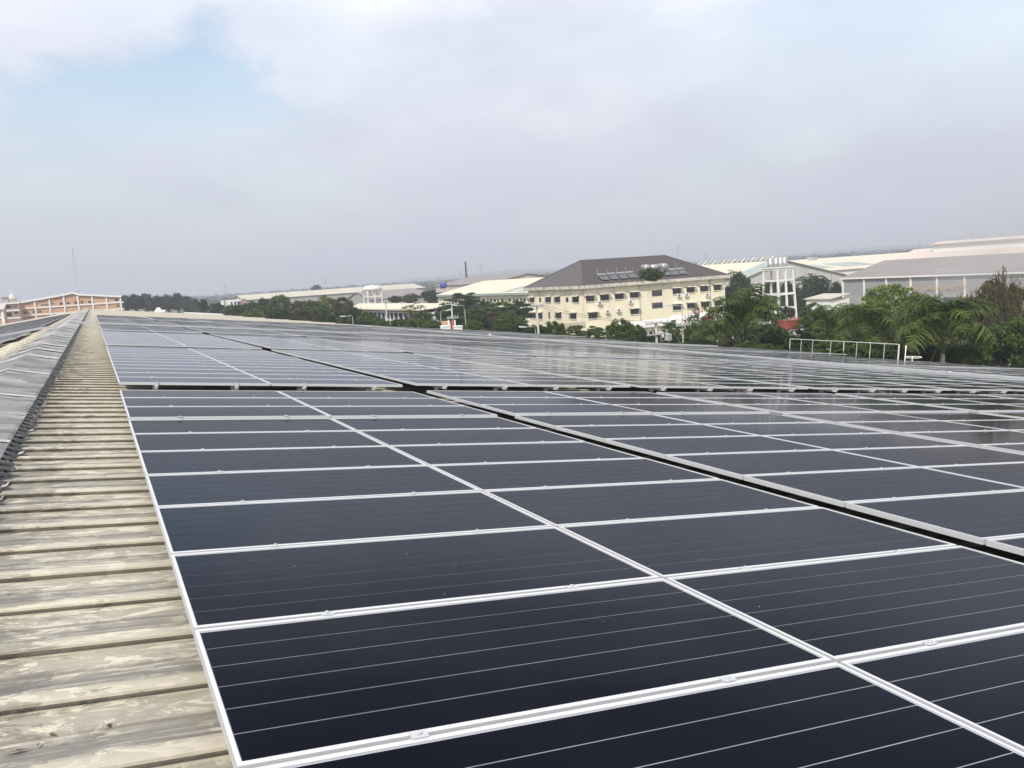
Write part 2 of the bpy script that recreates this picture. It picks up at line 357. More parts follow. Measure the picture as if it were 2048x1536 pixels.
hill_strip('hills', 4100, [(-900, 2), (200, 2), (700, 2), (780, 4), (900, 9), (1060, 12), (1200, 6), (1500, 3), (1700, 9), (1830, 8), (1960, 4), (3000, 3)], 500, 1)
hill_strip('low_hills', 2600, [(-900, 0), (150, 0), (420, -1), (600, 0), (850, 1), (1000, 4), (1100, 5), (1400, 0), (1600, 1), (1760, 4), (1850, 3), (2100, 1), (3000, 0)], 300, 2)
hz_ = MB(); hz_.box(-4100, -1600, -1, 5600, 5600, 62)
mh = bpy.data.materials.new('haze_air'); mh.use_nodes = True; t_ = mh.node_tree; t_.nodes.clear()
o_ = t_.nodes.new('ShaderNodeOutputMaterial'); pv = t_.nodes.new('ShaderNodeVolumePrincipled')
pv.inputs['Color'].default_value = (.86, .90, .98, 1); pv.inputs['Density'].default_value = .00052; pv.inputs['Anisotropy'].default_value = .1
t_.links.new(pv.outputs[0], o_.inputs['Volume'])
tag(hz_.build('haze', mh), kind='stuff')

# ------------------------------------------------------------------ the factory roof we stand on
hall = thing('factory_hall', (APEX.x, 0, 0), 'long factory hall whose weathered ribbed roof carries the solar panels', 'building')
HO = ORG[hall.name]
prof = [(-.074, .022), (-.073, .032), (.014, .033), (.030, .003), (.046, 0), (.225, 0), (.236, .007), (.252, .007), (.263, 0), (.434, 0), (.440, .002), (.443, .026), (.484, .027)]
def sheet_mesh(L, seed):
    rr = random.Random(seed); nseg = 14; m = MB(); vs = []
    for i in range(nseg+1):
        w = rr.uniform(-.003, .003); dy = rr.uniform(-.003, .003)
        for (y, z) in prof: vs.append((L*i/nseg, y+dy, z+w*(1 if .06 < y < .44 else .3)))
    k = len(prof); m.add(vs, [(i*k+j, (i+1)*k+j, (i+1)*k+j+1, i*k+j+1) for i in range(nseg) for j in range(k-1)])
    return m.mesh('roof_sheet', M_deck)
LRT, LLT = U_E-U_R, 24.0
sm_r = [sheet_mesh(LRT, s) for s in range(4)]; sm_l = [sheet_mesh(LLT, 10+s) for s in range(2)]
ib = int(math.floor((V0-RIB0)/PITCH_R)); rib_v = [RIB0+PITCH_R*i for i in range(ib, int((V1-RIB0)/PITCH_R)+1)]
far_r, far_l = MB(), MB()
rotR, rotL = (0, AL, 0), (0, AL, math.pi)
for i, v in enumerate(rib_v):
    if i < 110:
        a = APEX+Vector((0, v, 0)); link('roof_sheet', sm_r[i*7 % 4], hall, a-HO, rotR)
        b = APEX+Vector((0, v+PITCH_R, 0)); link('roof_sheet', sm_l[i % 2], hall, b-HO, rotL)
    else:
        for (y0, z0), (y1, z1) in zip(prof, prof[1:]):
            far_r.quad(*[W(U_R+s, v+y, D_OFF+z) for s, y, z in ((0, y0, z0), (LRT, y0, z0), (LRT, y1, z1), (0, y1, z1))])
            far_l.quad(*[WL(s, v+y, z) for s, y, z in ((LLT, y0, z0), (0, y0, z0), (0, y1, z1), (LLT, y1, z1))])
tag(far_r.build('far_roof_sheets', M_deck, hall), kind='stuff'); tag(far_l.build('far_roof_sheets', M_deck, hall), kind='stuff')
# walls, gutter and gable trims under the roof edge
eR, eL = W(U_E, 0, D_OFF), WL(LLT, 0)
wl_ = MB(); wl_.box(eR.x-.5, V0+.2, 0, eR.x-.3, V1-.3, eR.z-.12); wl_.box(eL.x+.3, V0+.2, 0, eL.x+.5, V1-.3, eL.z-.12)
for yy in (V0+.2, V1-.5):
    wl_.add([(eL.x+.5, yy, 0), (eR.x-.5, yy, 0), (eR.x-.5, yy, eR.z-.12), (APEX.x, yy, APEX.z-.14), (eL.x+.5, yy, eL.z-.12)], [(0, 1, 2, 3, 4)])
wl_.build('wall', M_white, hall)
gt = MB(); gt.box(eR.x-.02, V0, eR.z-.22, eR.x+.22, V1, eR.z-.03); gt.build('gutter', M_galv, hall)
pr = MB()
for a, b in ((20.0, U_E),): pr.hexa([W(a, V1, -.4), W(b, V1, -.4), W(b, V1+.3, -.4), W(a, V1+.3, -.4)], [W(a, V1, .12), W(b, V1, .12), W(b, V1+.3, .12), W(a, V1+.3, .12)])
pr.box(W(U_E-1.5, 0).x, V1-.02, W(U_E, 0).z-.5, W(U_E+.6, 0).x, V1+.9, W(U_E, 0).z+.35)
pr.build('gable_parapet', M_whiteclean, hall)
# ridge capping: dented sheets lapped along the ridge, a toothed skirt over the rib ends
def cap_mesh(L, seed):
    rr = random.Random(seed); m = MB(); ny = int(L/.2); vs = []
    prof_c = [(-.62, -.02), (-.57, .085), (-.40, .100), (-.20, .128), (0, .160), (.20, .128), (.40, .102), (.57, .088), (.60, .080)]
    k = len(prof_c); dent = [.012*math.sin(i*.55+seed)+.006*math.sin(i*1.7+2*seed) for i in range(ny+1)]
    for i in range(ny+1):
        y = L*i/ny; lift = .006 if i == 0 else (.003 if i == 1 else 0)
        for j, (s, z) in enumerate(prof_c):
            zz_ = z - math.sin(AL)*abs(s) + lift + (dent[i]*(1 if j < 4 else .7) + rr.uniform(-.003, .003) if 0 < j < k-1 else rr.uniform(-.006, .006))
            vs.append((s, y-(.05 if i == 0 else 0)+rr.uniform(-.02, .02)*(0 < i < ny), zz_))
    m.add(vs, [(i*k+j, i*k+j+1, (i+1)*k+j+1, (i+1)*k+j) for i in range(ny) for j in range(k-1)])
    # worn pale fold along the lap, and now and then one across the sheet
    for i in [0]+rr.sample(range(3, ny-1), (seed % 2)*1):
        for j in range(1 if i == 0 else rr.choice((2, 4)), k-1 if i == 0 else k-2):
            a, b = Vector(vs[i*k+j])+Vector((0, -.004, .003)), Vector(vs[i*k+j+1])+Vector((0, -.004, .003)); w1 = Vector((0, .05, .012)); w2 = Vector((0, .085, .004))
            m.add([a, b, b+w1, a+w1, b+w2, a+w2], [(0, 1, 2, 3), (3, 2, 4, 5)], 1)
    me = m.mesh('ridge_cap', [M_cap, M_capworn], smooth=False)
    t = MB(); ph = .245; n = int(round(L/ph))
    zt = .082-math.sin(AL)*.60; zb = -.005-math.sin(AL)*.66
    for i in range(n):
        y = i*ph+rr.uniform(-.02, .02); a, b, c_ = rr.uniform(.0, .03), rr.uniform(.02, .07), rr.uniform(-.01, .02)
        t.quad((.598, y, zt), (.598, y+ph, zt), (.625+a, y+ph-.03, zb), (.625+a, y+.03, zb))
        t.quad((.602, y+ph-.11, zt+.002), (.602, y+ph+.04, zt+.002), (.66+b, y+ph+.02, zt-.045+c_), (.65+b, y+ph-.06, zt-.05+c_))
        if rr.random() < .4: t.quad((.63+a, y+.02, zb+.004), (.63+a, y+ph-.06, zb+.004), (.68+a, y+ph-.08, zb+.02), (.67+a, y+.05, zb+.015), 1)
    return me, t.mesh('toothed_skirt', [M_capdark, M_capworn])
LCAP = [.49*n_ for n_ in (6, 9, 4, 8, 5, 7)]
caps = [cap_mesh(L, 3+s) for s, L in enumerate(LCAP)]
v = RIB0+PITCH_R*ib; k = 0; rk = random.Random(4)
while v < V1-5:
    j = rk.randrange(6); a, b = caps[j]
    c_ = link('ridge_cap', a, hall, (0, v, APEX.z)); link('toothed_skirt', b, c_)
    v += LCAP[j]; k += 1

# ------------------------------------------------------------------ solar panels
PW, PL, PP, PG = .992, 2.0, 1.012, .02
PAIR = 4.24; FRH, FLG, FLU = .036, .021, .013
BLK = [(2.112-4*PP, 11, 0., 'near'), (9.200, 3, .022, 'step'), (12.70, 12, .085, 'second'), (25.05, 14, .088, 'third'), (39.55, 10, .09, 'fourth'), (51.0, 20, .10, 'far'), (71.6, 22, .10, 'far')]
cols = []
for p in range(10):
    u_ = p*PAIR + (.55 if p >= 6 else 0)
    cols += [u_, u_+PL+PG]
def frame_mb():
    m = MB()
    def bar(x0, y0, x1, y1): m.box(x0, y0, -FRH, x1, y1, 0)
    bar(0, 0, PL, FLG); bar(0, PW-FLG, PL, PW); bar(0, FLG, FLU, PW-FLG); bar(PL-FLU, FLG, PL, PW-FLG)
    m.m = [0 if i % 6 == 1 else 1 for i in range(len(m.f))]; return m  # bright top face; side shade put in by the duller metal
ME_frame = frame_mb().mesh('frame', [M_alu, M_aluside])
m = MB(); m.quad((FLU, FLG, -.0060), (PL-FLU, FLG, -.0060), (PL-FLU, PW-FLG, -.0060), (FLU, PW-FLG, -.0060)); ME_back = m.mesh('backsheet', M_back)
CW = (PW-2*FLG-.006)/6
def strip(y0): return [(FLU+.004, y0+.0021, -.0048), (PL-FLU-.004, y0+.0021, -.0048), (PL-FLU-.004, y0+CW-.0021, -.0048), (FLU+.004, y0+CW-.0021, -.0048)]
ME_strip = [MB().quad(*strip(FLG+.003+CW*i)).mesh('cell_row', M_cell) for i in range(6)]
m = MB()
for i in range(6): m.quad(*strip(FLG+.003+CW*i))
ME_sheet = m.mesh('cell_sheet', M_cell)
m = MB(); m.box(-.024, -.026, .0015, .024, .006, .005); m.box(-.024, -.017, -.03, .024, -.003, .0015); m.lathe((0, -.010, .006), [(.008, 0), (.008, .006), (.0001, .006)], 6); ME_clamp = m.mesh('clamp', M_aluside)
SLOPE = (0, 0, .0036, .0030, .0028, .0020, .0020)
def boff(bi, v_, ci): return BLK[bi][2]-SLOPE[bi]*(v_-BLK[bi][0])+((.018 if bi < 2 else .024) if ci > 1 else 0)
area = []
for bi, (vb, nr, off, bn) in enumerate(BLK):
    for r_ in range(nr):
        for ci, u_ in enumerate(cols):
            v_ = vb+PP*r_; ins = 0; q = []; off = boff(bi, v_, ci)
            for a in np.linspace(0, PL, 6):
                for b in np.linspace(0, PW, 5):
                    P = W(u_+a, v_+b, off); px, py, z = proj(P)
                    if z > .2 and 0 <= px <= 2048 and 0 <= py <= 1536: ins += 1
            if ins:
                q = [proj(W(u_+a, v_+b, off)) for a, b in ((0, 0), (PL, 0), (PL, PW), (0, PW))]
                if min(z[2] for z in q) < .3: A = 1e6
                else:
                    A = .5*abs(sum(q[i][0]*q[(i+1) % 4][1]-q[(i+1) % 4][0]*q[i][1] for i in range(4)))*ins/30
            else: A = 0
            area.append((A, bi, r_, ci, u_, v_, off))
order = sorted(range(len(area)), key=lambda i: -area[i][0])
top = [i for i in order[:300] if area[i][0] > 0]; topset = set(top)
OW = ['first', 'second', 'third', 'fourth', 'fifth', 'sixth', 'seventh', 'eighth', 'ninth', 'tenth', 'eleventh', 'twelfth', 'thirteenth', 'fourteenth', 'fifteenth', 'sixteenth', 'seventeenth', 'eighteenth', 'nineteenth', 'twentieth']
GP = 'solar panels laid in blocks over the roof slope'
def plabel(bi, r_, ci):
    c = OW[ci]; nr = BLK[bi][1]
    if bi == 0: return f'solar panel in the near block, {OW[nr-1-r_]} row before the raised step, {c} column from ridge'
    if bi == 1: return f'solar panel on the raised step, {OW[nr-1-r_]} row before the cross gap, {c} column from ridge'
    if bi == 2: return f'solar panel beyond the wide cross gap, {OW[r_]} row from that gap, {c} column from ridge'
    if bi == 3: return f'solar panel past the second cross gap, {OW[r_]} row from it, {c} column from ridge'
    return f'solar panel of block {OW[bi]} from the camera, {OW[r_]} row, {c} column from ridge'
for i in top:
    A, bi, r_, ci, u_, v_, off = area[i]
    o = bpy.data.objects.new('solar_module', None); COL.objects.link(o); o.empty_display_size = .2
    o.location = W(u_, v_, off); o.rotation_euler = (R(random.gauss(0, .05))-SLOPE[bi], AL+R(random.gauss(0, .05)), 0)
    tag(o, plabel(bi, r_, ci), 'solar panel', GP)
    link('frame', ME_frame, o); link('backsheet', ME_back, o)
    if A > 9000:
        for ms in ME_strip: link('cell_row', ms, o)
    else: link('cell_sheet', ME_sheet, o)
    if A > 900:
        for f_ in (.235, .765): link('clamp', ME_clamp, o, (PL*f_, 0, 0))
# everything smaller in view: one mass of real panels
rest_v, rest_f, rest_m = [], [], []
def rest_panel(Pf):
    b = len(rest_v); I = FLG
    xy = [(0, 0), (PL, 0), (PL, PW), (0, PW)]; J = FLU; xi = [(J, I), (PL-J, I), (PL-J, PW-I), (J, PW-I)]
    for z in (0, -FRH):
        for x, y in xy: rest_v.append(Pf(x, y, z))
    for x, y in xi: rest_v.append(Pf(x, y, 0))
    for x, y in xi: rest_v.append(Pf(x, y, -.005))
    for k in range(4):
        j = (k+1) % 4
        rest_f.append((b+k, b+j, b+8+j, b+8+k)); rest_f.append((b+4+k, b+4+j, b+j, b+k)); rest_m.extend((0, 2))
    rest_f.append((b+12, b+13, b+14, b+15)); rest_m.append(1)
for i, (A, bi, r_, ci, u_, v_, off) in enumerate(area):
    if i in topset: continue
    if ci > 17 and bi >= 2 and bi % 2 == 1: continue
    dz = random.gauss(0, .0012)
    rest_panel(lambda x, y, z: tuple(W(u_+x, v_+y, off-SLOPE[bi]*y+z+dz+.0006*x*random.gauss(0, 1))))
s0 = 1.5                                    # panels on the far side of the ridge
for vb, nr in ((7.0, 6), (13.2, 6), (19.6, 8), (28.2, 10), (38.8, 10), (51.5, 14), (66.2, 12), (78.8, 18), (97.6, 20), (118.4, 20)):
    for r_ in range(nr):
        for c in range(5):
            jog = (.25 if vb in (13.2, 28.2) else 0)
            rest_panel(lambda x, y, z: tuple(WL(s0+jog+c*(PL+PG)+(c//2)*.2+x, vb+PP*r_+y, .19+z)))
me = bpy.data.meshes.new('distant_solar_panels'); me.from_pydata([tuple(p) for p in rest_v], [], rest_f)
me.materials.append(M_alu); me.materials.append(M_cell); me.materials.append(M_aluside); me.polygons.foreach_set('material_index', rest_m); me.update()
tag(link('distant_solar_panels', me), 'mass of smaller solar panels receding over the far roof', 'solar panels', kind='stuff')
# mounting rails, seen end-on in the cross gaps
m = MB(); m.hexa([(-.02, 0, -.045), (.02, 0, -.045), (.02, 12.1, -.089), (-.02, 12.1, -.089)], [(-.02, 0, 0), (.02, 0, 0), (.02, 12.1, -.044), (-.02, 12.1, -.044)]); m.box(-.014, -.002, -.030, .014, 0, -.012)
ME_rail = m.mesh('mounting_rail', M_aluside)
m = MB(); m.box(-.016, -.030, -.012, .016, -.002, .003); m.box(-.016, -.006, .003, .016, .012, .038); ME_foot = m.mesh('end_clamp', M_aluside)
m = MB(); m.box(-.03, -.02, -.095, .03, .05, -.045); ME_l = m.mesh('roof_foot', M_aluside)
for p in range(8):
    for c in range(2):
        for f_ in (.235, .765):
            u_ = cols[p*2+c]+PL*f_; P = W(u_, 12.62, .085+(.024 if p else 0)-FRH-.001)
            o = link('mounting_rail', ME_rail, None, P, (0, AL, 0))
            side = 'left' if f_ < .5 else 'right'
            tag(o, f'aluminium rail end in wide cross gap, {side} half of {OW[p*2+c]} panel from ridge', 'mounting rail', 'rails under the second block of panels')
            link('end_clamp', ME_foot, o); link('roof_foot', ME_l, o, (0, .4, 0))
# pale walkways: one along the slope's columns, one across the ridge
def walkway(name, label, P0, P1, across, up, w):
    d = (P1-P0); L = d.length; o = thing(name, P0, label, 'walkway', 'pale grating walkways on the roof')
    a = MB(); n = max(2, int(L/4)); h = across*(w/2)
    for i in range(n):
        p, q = P0+d*(i/n)+d*.0015/n, P0+d*((i+1)/n)-d*.0015/n
        a.hexa([p-h-up*.03, p+h-up*.03, q+h-up*.03, q-h-up*.03], [p-h, p+h, q+h, q-h])
    a.build('grating', M_frp, o)
    for s in (-1, 1):
        c = MB(); e = across*(s*(w/2+.012)); k = across*.012
        c.hexa([P0+e-k-up*.06, P0+e+k-up*.06, P1+e+k-up*.06, P1+e-k-up*.06], [P0+e-k+up*.03, P0+e+k+up*.03, P1+e+k+up*.03, P1+e-k+up*.03])
        c.build('edge_rail', M_galv, o)
    return o
walkway('roof_walkway', 'pale walkway running parallel to the ridge between the right hand panel columns', W(25.75, 12.7, .12), W(25.75, 93, .12), DU, NN, .5)
walkway('roof_walkway', 'pale walkway crossing from the ridge down the panel slope', W(-.9, 50.3, .13), W(41, 50.3, .13), Vector((0, 1, 0)), NN, .55)
walkway('roof_walkway', 'pale walkway descending the slope left of the ridge', WL(.7, 50.4, .22), WL(14, 49.6, .26), Vector((0, 1, 0)), NL, .55)
# guard rail and ladder at the eave
M_rail = mat('dull_white_rail', (.56, .57, .54), .6, noise=.1, nscale=3)
hr = thing('guard_rail', W(43.2, 40, D_OFF), 'white guard rail with thin posts along the roof edge by the palms', 'guard rail')
UE_ = 43.0; hh = .90; _p = W(UE_, 40, .8); v_a, v_b, v_l = yat(1579.5, _p.x, _p.z), yat(1797.5, _p.x, _p.z), yat(1812, _p.x, _p.z)
tr_ = MB(); tr_.tube([W(UE_, v_a, hh), W(UE_, v_b, hh), W(UE_, v_b, hh-.02)], .024, 6); tr_.build('top_rail', M_rail, hr)
for i, px in enumerate((1579.5, 1602, 1625, 1661, 1687, 1713, 1740, 1768, 1797)):
    P = W(UE_, 40, .4); vv = yat(px, P.x, P.z); c = MB()
    if i in (0, 4): c.tube([W(UE_, vv, hh), W(UE_, vv, .30), W(UE_+.3, vv+.1, D_OFF)], .026, 6)
    else: c.tube([W(UE_, vv, hh), W(UE_, vv, D_OFF)], .017 if i < 8 else .045, 6)
    c.build('post', M_rail, hr)
ld = thing('access_ladder', W(43.5, 33.9, D_OFF), 'white ladder head with round safety hoop beside the guard rail end', 'ladder')
for dv in (0, .5):
    c = MB(); c.tube([W(43.0, v_l-dv, .85 if dv == 0 else .25), W(43.0, v_l-dv, -.1), tuple(W(43.9, v_l-dv, -.3)), tuple(W(43.9, v_l-dv, -3))], .045, 6); c.build('stile', M_whiteclean, ld)
c = MB(); P = W(43.3, v_l-.3, .18); c.tube([P+Vector((.42*math.cos(t), .5*math.sin(t), 0)) for t in np.linspace(0, 2*math.pi, 17)], .02, 5); c.build('safety_hoop', M_whiteclean, ld)
# small white fitting on the panels
P = OO.copy()
for (u_, v_, s, lb) in ((26.2, 58, .06, 'small white pipe fitting lying on the far panels'), (25.75, 19.5, .025, 'small white bolt heads on the pale walkway')):
    c = MB(); p = W(u_, v_, .12)
    c.lathe(p, [(s, 0), (s, .16*s/.1), (s*.6, .2*s/.1), (.001, .2*s/.1)], 10); c.box(p.x-s*2, p.y-s*.4, p.z+.02, p.x+s*2, p.y+s*.4, p.z+.02+s*.8)
    tag(c.build('pipe_fitting', M_whiteclean, base=p), lb, 'pipe fitting')

M_leaf = mat('dry_leaf', (.12, .06, .03), .8)
DW = ('long dry brown leaf lying on the roof sheet at lower left', 'small dark dry leaf beside the long brown one', 'small dry leaf on the rib above the long brown one', 'dark dry leaf on the sheet nearer the panels')
for i, (px, py, L) in enumerate(((32, 1503, .034), (76, 1491, .012), (104, 1470, .012), (219, 1452, .015))):
    d = ray(px, py); P0 = W(0, 0, D_OFF+.008); t = (P0-CAM).dot(NN)/d.dot(NN); p = CAM+d*t; m = MB(); a = i*1.3; e = DU*math.cos(a)*L+Vector((0, math.sin(a)*L, 0)); f = e.cross(NN)*.35
    m.add([p-e, p+f+NN*.006, p+e+NN*.004, p-f+NN*.002, p+NN*.001, p-e*.5+f*.7+NN*.004, p+e*.5-f*.7], [(0, 6, 4), (0, 4, 5), (5, 4, 1), (1, 4, 2), (4, 6, 3), (4, 3, 2)])
    tag(m.build('dry_leaf', M_leaf, base=p), DW[i], 'leaf', 'dry leaves on the roof sheets')
m = MB(); m.tube([W(1.55+1.5*t, 12.50+.03*math.sin(9*t), -.015-.03*math.sin(3.1*t)) for t in np.linspace(0, 1, 14)], .006, 5)
tag(m.build('cable', mat('green_cable', (.02, .09, .05), .5), base=W(1.55, 12.5, 0)), 'thin green cable sagging in the wide cross gap near the ridge', 'cable')

# ------------------------------------------------------------------ buildings
def window_px(parent, px0, px1, py0, py1, plane, face, awn=True, mull=2, name='window'):
    # plane: y of a wall facing -Y (face 'y'), or x of a wall facing -X (face 'x')
    if face == 'y':
        z = 11; a, b = xat(px0, plane, z), xat(px1, plane, z); xm = (a+b)/2; z1, z0 = zat(py0, xm, plane), zat(py1, xm, plane)
        a, b = xat(px0, plane, (z0+z1)/2), xat(px1, plane, (z0+z1)/2)
        Q = lambda s, d, h: (s, plane-d, h)
    else:
        z = 11; a, b = yat(px0, plane, z), yat(px1, plane, z); ym = (a+b)/2; z1, z0 = zat(py0, plane, ym), zat(py1, plane, ym)
        a, b = yat(px0, plane, (z0+z1)/2), yat(px1, plane, (z0+z1)/2)
        Q = lambda s, d, h: (plane-d, s, h)
    if a > b: a, b = b, a
    fr = MB(); t = .07
    def bx(s0, s1, h0, h1, d0, d1):
        p, q = Q(s0, d0, h0), Q(s1, d1, h1); fr.box(min(p[0], q[0]), min(p[1], q[1]), h0, max(p[0], q[0]), max(p[1], q[1]), h1)
    bx(a, b, z0, z0+t, -.02, .05); bx(a, b, z1-t, z1, -.02, .05); bx(a, a+t, z0+t, z1-t, -.02, .05); bx(b-t, b, z0+t, z1-t, -.02, .05)
    for i in range(1, mull): s = a+(b-a)*i/mull; bx(s-.03, s+.03, z0+t, z1-t, -.02, .04)
    if mull > 1: bx(a+t, b-t, z0+(z1-z0)*.68, z0+(z1-z0)*.68+.05, -.02, .035)
    w = fr.build(name, M_wframe, parent)
    pn = MB(); pn.quad(Q(a+t, .012, z0+t), Q(b-t, .012, z0+t), Q(b-t, .012, z1-t), Q(a+t, .012, z1-t)); pn.build('pane', M_glassw, w)
    if awn:
        c = MB(); e = .18; d = .65
        c.hexa([Q(a-e, 0, z1+.02), Q(b+e, 0, z1+.02), Q(b+e, d, z1-.10), Q(a-e, d, z1-.10)], [Q(a-e, 0, z1+.16), Q(b+e, 0, z1+.16), Q(b+e, d, z1-.02), Q(a-e, d, z1-.02)]); c.build('canopy', M_cornice, w)
        c = MB(); c.hexa([Q(a-.08, 0, z0-.12), Q(b+.08, 0, z0-.12), Q(b+.08, .12, z0-.12), Q(a-.08, .12, z0-.12)], [Q(a-.08, 0, z0-.02), Q(b+.08, 0, z0-.02), Q(b+.08, .12, z0-.02), Q(a-.08, .12, z0-.02)]); c.build('sill', M_cream, w)
    return w
def pane_box(m, x0, y, z0, x1, z1, d=.05): m.box(x0, y-d, z0, x1, y, z1)

# --- cream three-storey building
C1 = at(1168, 577, 150); bx0, by0 = C1.x, C1.y; ze = C1.z
bx1 = xat(1449, by0, ze); by1 = yat(1056, bx0, ze)
cb = thing('apartment_building', ((bx0+bx1)/2, (by0+by1)/2, 0), 'cream three storey building with a brown hipped tile roof', 'building')
m = MB(); m.box(bx0, by0, 0, bx1, by1, ze-.05); m.build('wall', M_cream, cb)
m = MB(); ov = .75
m.box(bx0-ov, by0-ov, ze-.05, bx1+ov, by1+ov, ze+.5); m.build('cornice', M_cornice, cb)
ry = (by0+by1)/2; zr = zat(521, xat(1161, ry, 16), ry); rx0, rx1 = xat(1161, ry, zr), xat(1330, ry, zr)
e0 = ze+.5; a, b, c_, d_ = (bx0-ov+.1, by0-ov+.1, e0), (bx1+ov-.1, by0-ov+.1, e0), (bx1+ov-.1, by1+ov-.1, e0), (bx0-ov+.1, by1+ov-.1, e0); r0, r1 = (rx0, ry, zr), (rx1, ry, zr)
m = MB(); m.add([a, b, c_, d_, r0, r1], [(0, 1, 5, 4), (1, 2, 5), (2, 3, 4, 5), (3, 0, 4)]); rf = m.build('roof', M_tile, cb)
m = MB()
for p, q in ((r0, r1), (a, r0), (b, r1), (d_, r0)): m.tube([p, q], .11, 6)
m.build('ridge_tiles', M_tile, rf)
# tile courses on the two slopes that face the camera
m = MB()
for k in range(1, 22):
    f = k/22
    L0, L1 = Vector(a).lerp(Vector(r0), f), Vector(b).lerp(Vector(r1), f); D = Vector((0, -.05, .05))
    m.quad(L0+D*.2, L1+D*.2, L1+D, L0+D); m.quad(L0+D, L1+D, L1+Vector((0, .3, .115)), L0+Vector((0, .3, .115)))
m.build('tile_courses', M_tile, rf)
for seg in ((1169, 1188, 590, 603), (1200, 1217.5, 587.5, 601), (1229.5, 1247, 585.5, 598), (1259.5, 1276.5, 583, 595.5), (1345, 1361.5, 575, 588), (1373, 1388.5, 573, 585), (1400, 1415.5, 570.5, 583), (1427, 1441.5, 568, 580.5),
            (1176.5, 1194.5, 623, 636.5), (1260.5, 1277, 616, 628), (1345.5, 1362, 607, 620), (1374, 1390.5, 604.5, 616.5), (1402, 1418, 602, 614), (1428.5, 1443, 599.5, 611)):
    window_px(cb, *seg, by0, 'y', True, 3)
for seg in ((1303.5, 1324, 580, 592), (1304, 1325, 605, 616)): window_px(cb, *seg, by0, 'y', False, 4)
for seg in ((1176, 1194, 655, 668), (1345, 1362, 639, 651), (1260, 1277, 648, 660)): window_px(cb, *seg, by0, 'y', True, 3)
for seg in ((1060, 1069, 594, 605), (1092, 1102, 593, 605), (1110, 1120.5, 592.5, 605), (1146, 1158, 592, 605), (1062.5, 1072, 624, 636), (1077, 1085, 624.5, 638), (1112, 1123, 624, 637), (1141, 1153, 625, 638)):
    window_px(cb, *seg, bx0, 'x', True, 2)
for seg in ((1079, 1082.5, 595, 604), (1132, 1137, 594.5, 604), (1096.5, 1100.5, 624, 637)): window_px(cb, *seg, bx0, 'x', False, 1)
for px in (1224.5, 1281, 1334.5, 1394): m = MB(); x = xat(px, by0, 9); m.box(x-.12, by0-.06, .5, x+.12, by0-.001, ze-.06); m.build('pilaster', M_cream, cb)
m = MB(); m.box(bx0-.08, by0-.08, .4, bx0+.25, by0+.25, ze-.06); m.build('corner_pilaster', M_cream, cb)
m = MB(); x = xat(1279, by0, 9); m.tube([(x, by0-.15, ze-.1), (x, by0-.15, 3)], .06, 6); x = xat(1420, by0, 9); m.tube([(x, by0-.15, ze-.1), (x, by0-.15, 3)], .07, 6); m.build('downpipe', M_grey, cb)
for px, py in ((1198.5, 605.5), (1259.5, 603.5), (1357, 590.5), (1372, 589.5), (1413, 589.5), (1213, 623), (1235.5, 620.5)):
    x = xat(px, by0, 9); z = zat(py, x, by0)
    ac = MB(); ac.box(x-.4, by0-.42, z-.3, x+.4, by0-.1, z+.3); ac.box(x-.3, by0-.1, z-.34, x-.24, by0, z-.3); ac.box(x+.24, by0-.1, z-.34, x+.3, by0, z-.3); a_ = ac.build('air_conditioner', M_white, cb)
    fn = MB(); fn.lathe((x-.1, by0-.425, z), [(.24, 0), (.22, -.012), (.05, -.012), (.001, -.012)], 12, axis='y'); fn.build('fan_grille', M_wframe, a_)
# solar water heaters leaning on the front slope
sl0 = (Vector(r0)-Vector(((rx0), by0-ov+.1, e0))).normalized(); sn = Vector((0, -sl0.z, sl0.y))
def on_slope(px, py):
    d = ray(px, py); P0 = Vector((0, by0-ov+.1, e0)); t = (P0-CAM).dot(sn)/d.dot(sn); return CAM+d*t
HW = 'solar water heaters on the brown roof'
hl = ['leftmost solar water heater low on the brown roof', 'second solar water heater from the left on the brown roof', 'third solar water heater from the left on the brown roof', 'solar water heater touching the left of the roof bush', 'solar water heater just right of the roof bush', 'middle solar water heater right of the roof bush', 'rightmost solar water heater on the brown roof']
for i, (px, py) in enumerate(((1212, 562), (1231, 560.5), (1250, 559), (1268, 557.5), (1337, 552.5), (1353, 551.5), (1369, 550))):
    B = on_slope(px, py); o = thing('solar_water_heater', B, hl[i], 'water heater', HW)
    ax = Vector((1, 0, 0)); up_ = (sl0+Vector((0, 0, .12))).normalized(); nn_ = ax.cross(up_).normalized()
    if nn_.z < 0: nn_ = -nn_
    p = B+nn_*.25; w, L = .72, 1.75
    q = [p-ax*w, p+ax*w, p+ax*w+up_*L, p-ax*w+up_*L]
    c = MB(); c.hexa([k_-nn_*.08 for k_ in q], q); cc = c.build('collector', M_glassw, o)
    c = MB()
    for s in (-1, -.34, .34, 1): c.hexa([p+ax*(w*s-.03)+nn_*.002, p+ax*(w*s+.03)+nn_*.002, p+ax*(w*s+.03)+up_*L+nn_*.002, p+ax*(w*s-.03)+up_*L+nn_*.002], [p+ax*(w*s-.03)+nn_*.03, p+ax*(w*s+.03)+nn_*.03, p+ax*(w*s+.03)+up_*L+nn_*.03, p+ax*(w*s-.03)+up_*L+nn_*.03])
    c.build('collector_frame', M_galv, cc)
    T = p+up_*(L+.12)+nn_*.1; c = MB(); c.lathe(T-ax*.85, [(.001, 0), (.2, .02), (.2, 1.68), (.001, 1.7)], 12, axis='x'); c.build('tank', M_steel, o, smooth=False)
    c = MB(); c.tube([T-ax*.7, T-ax*.7+Vector((0, .1, 1.1))], .03, 5); c.tube([T-ax*.7-nn_*.5, T-ax*.7], .03, 5); c.build('vent_pipe', M_galv, o)
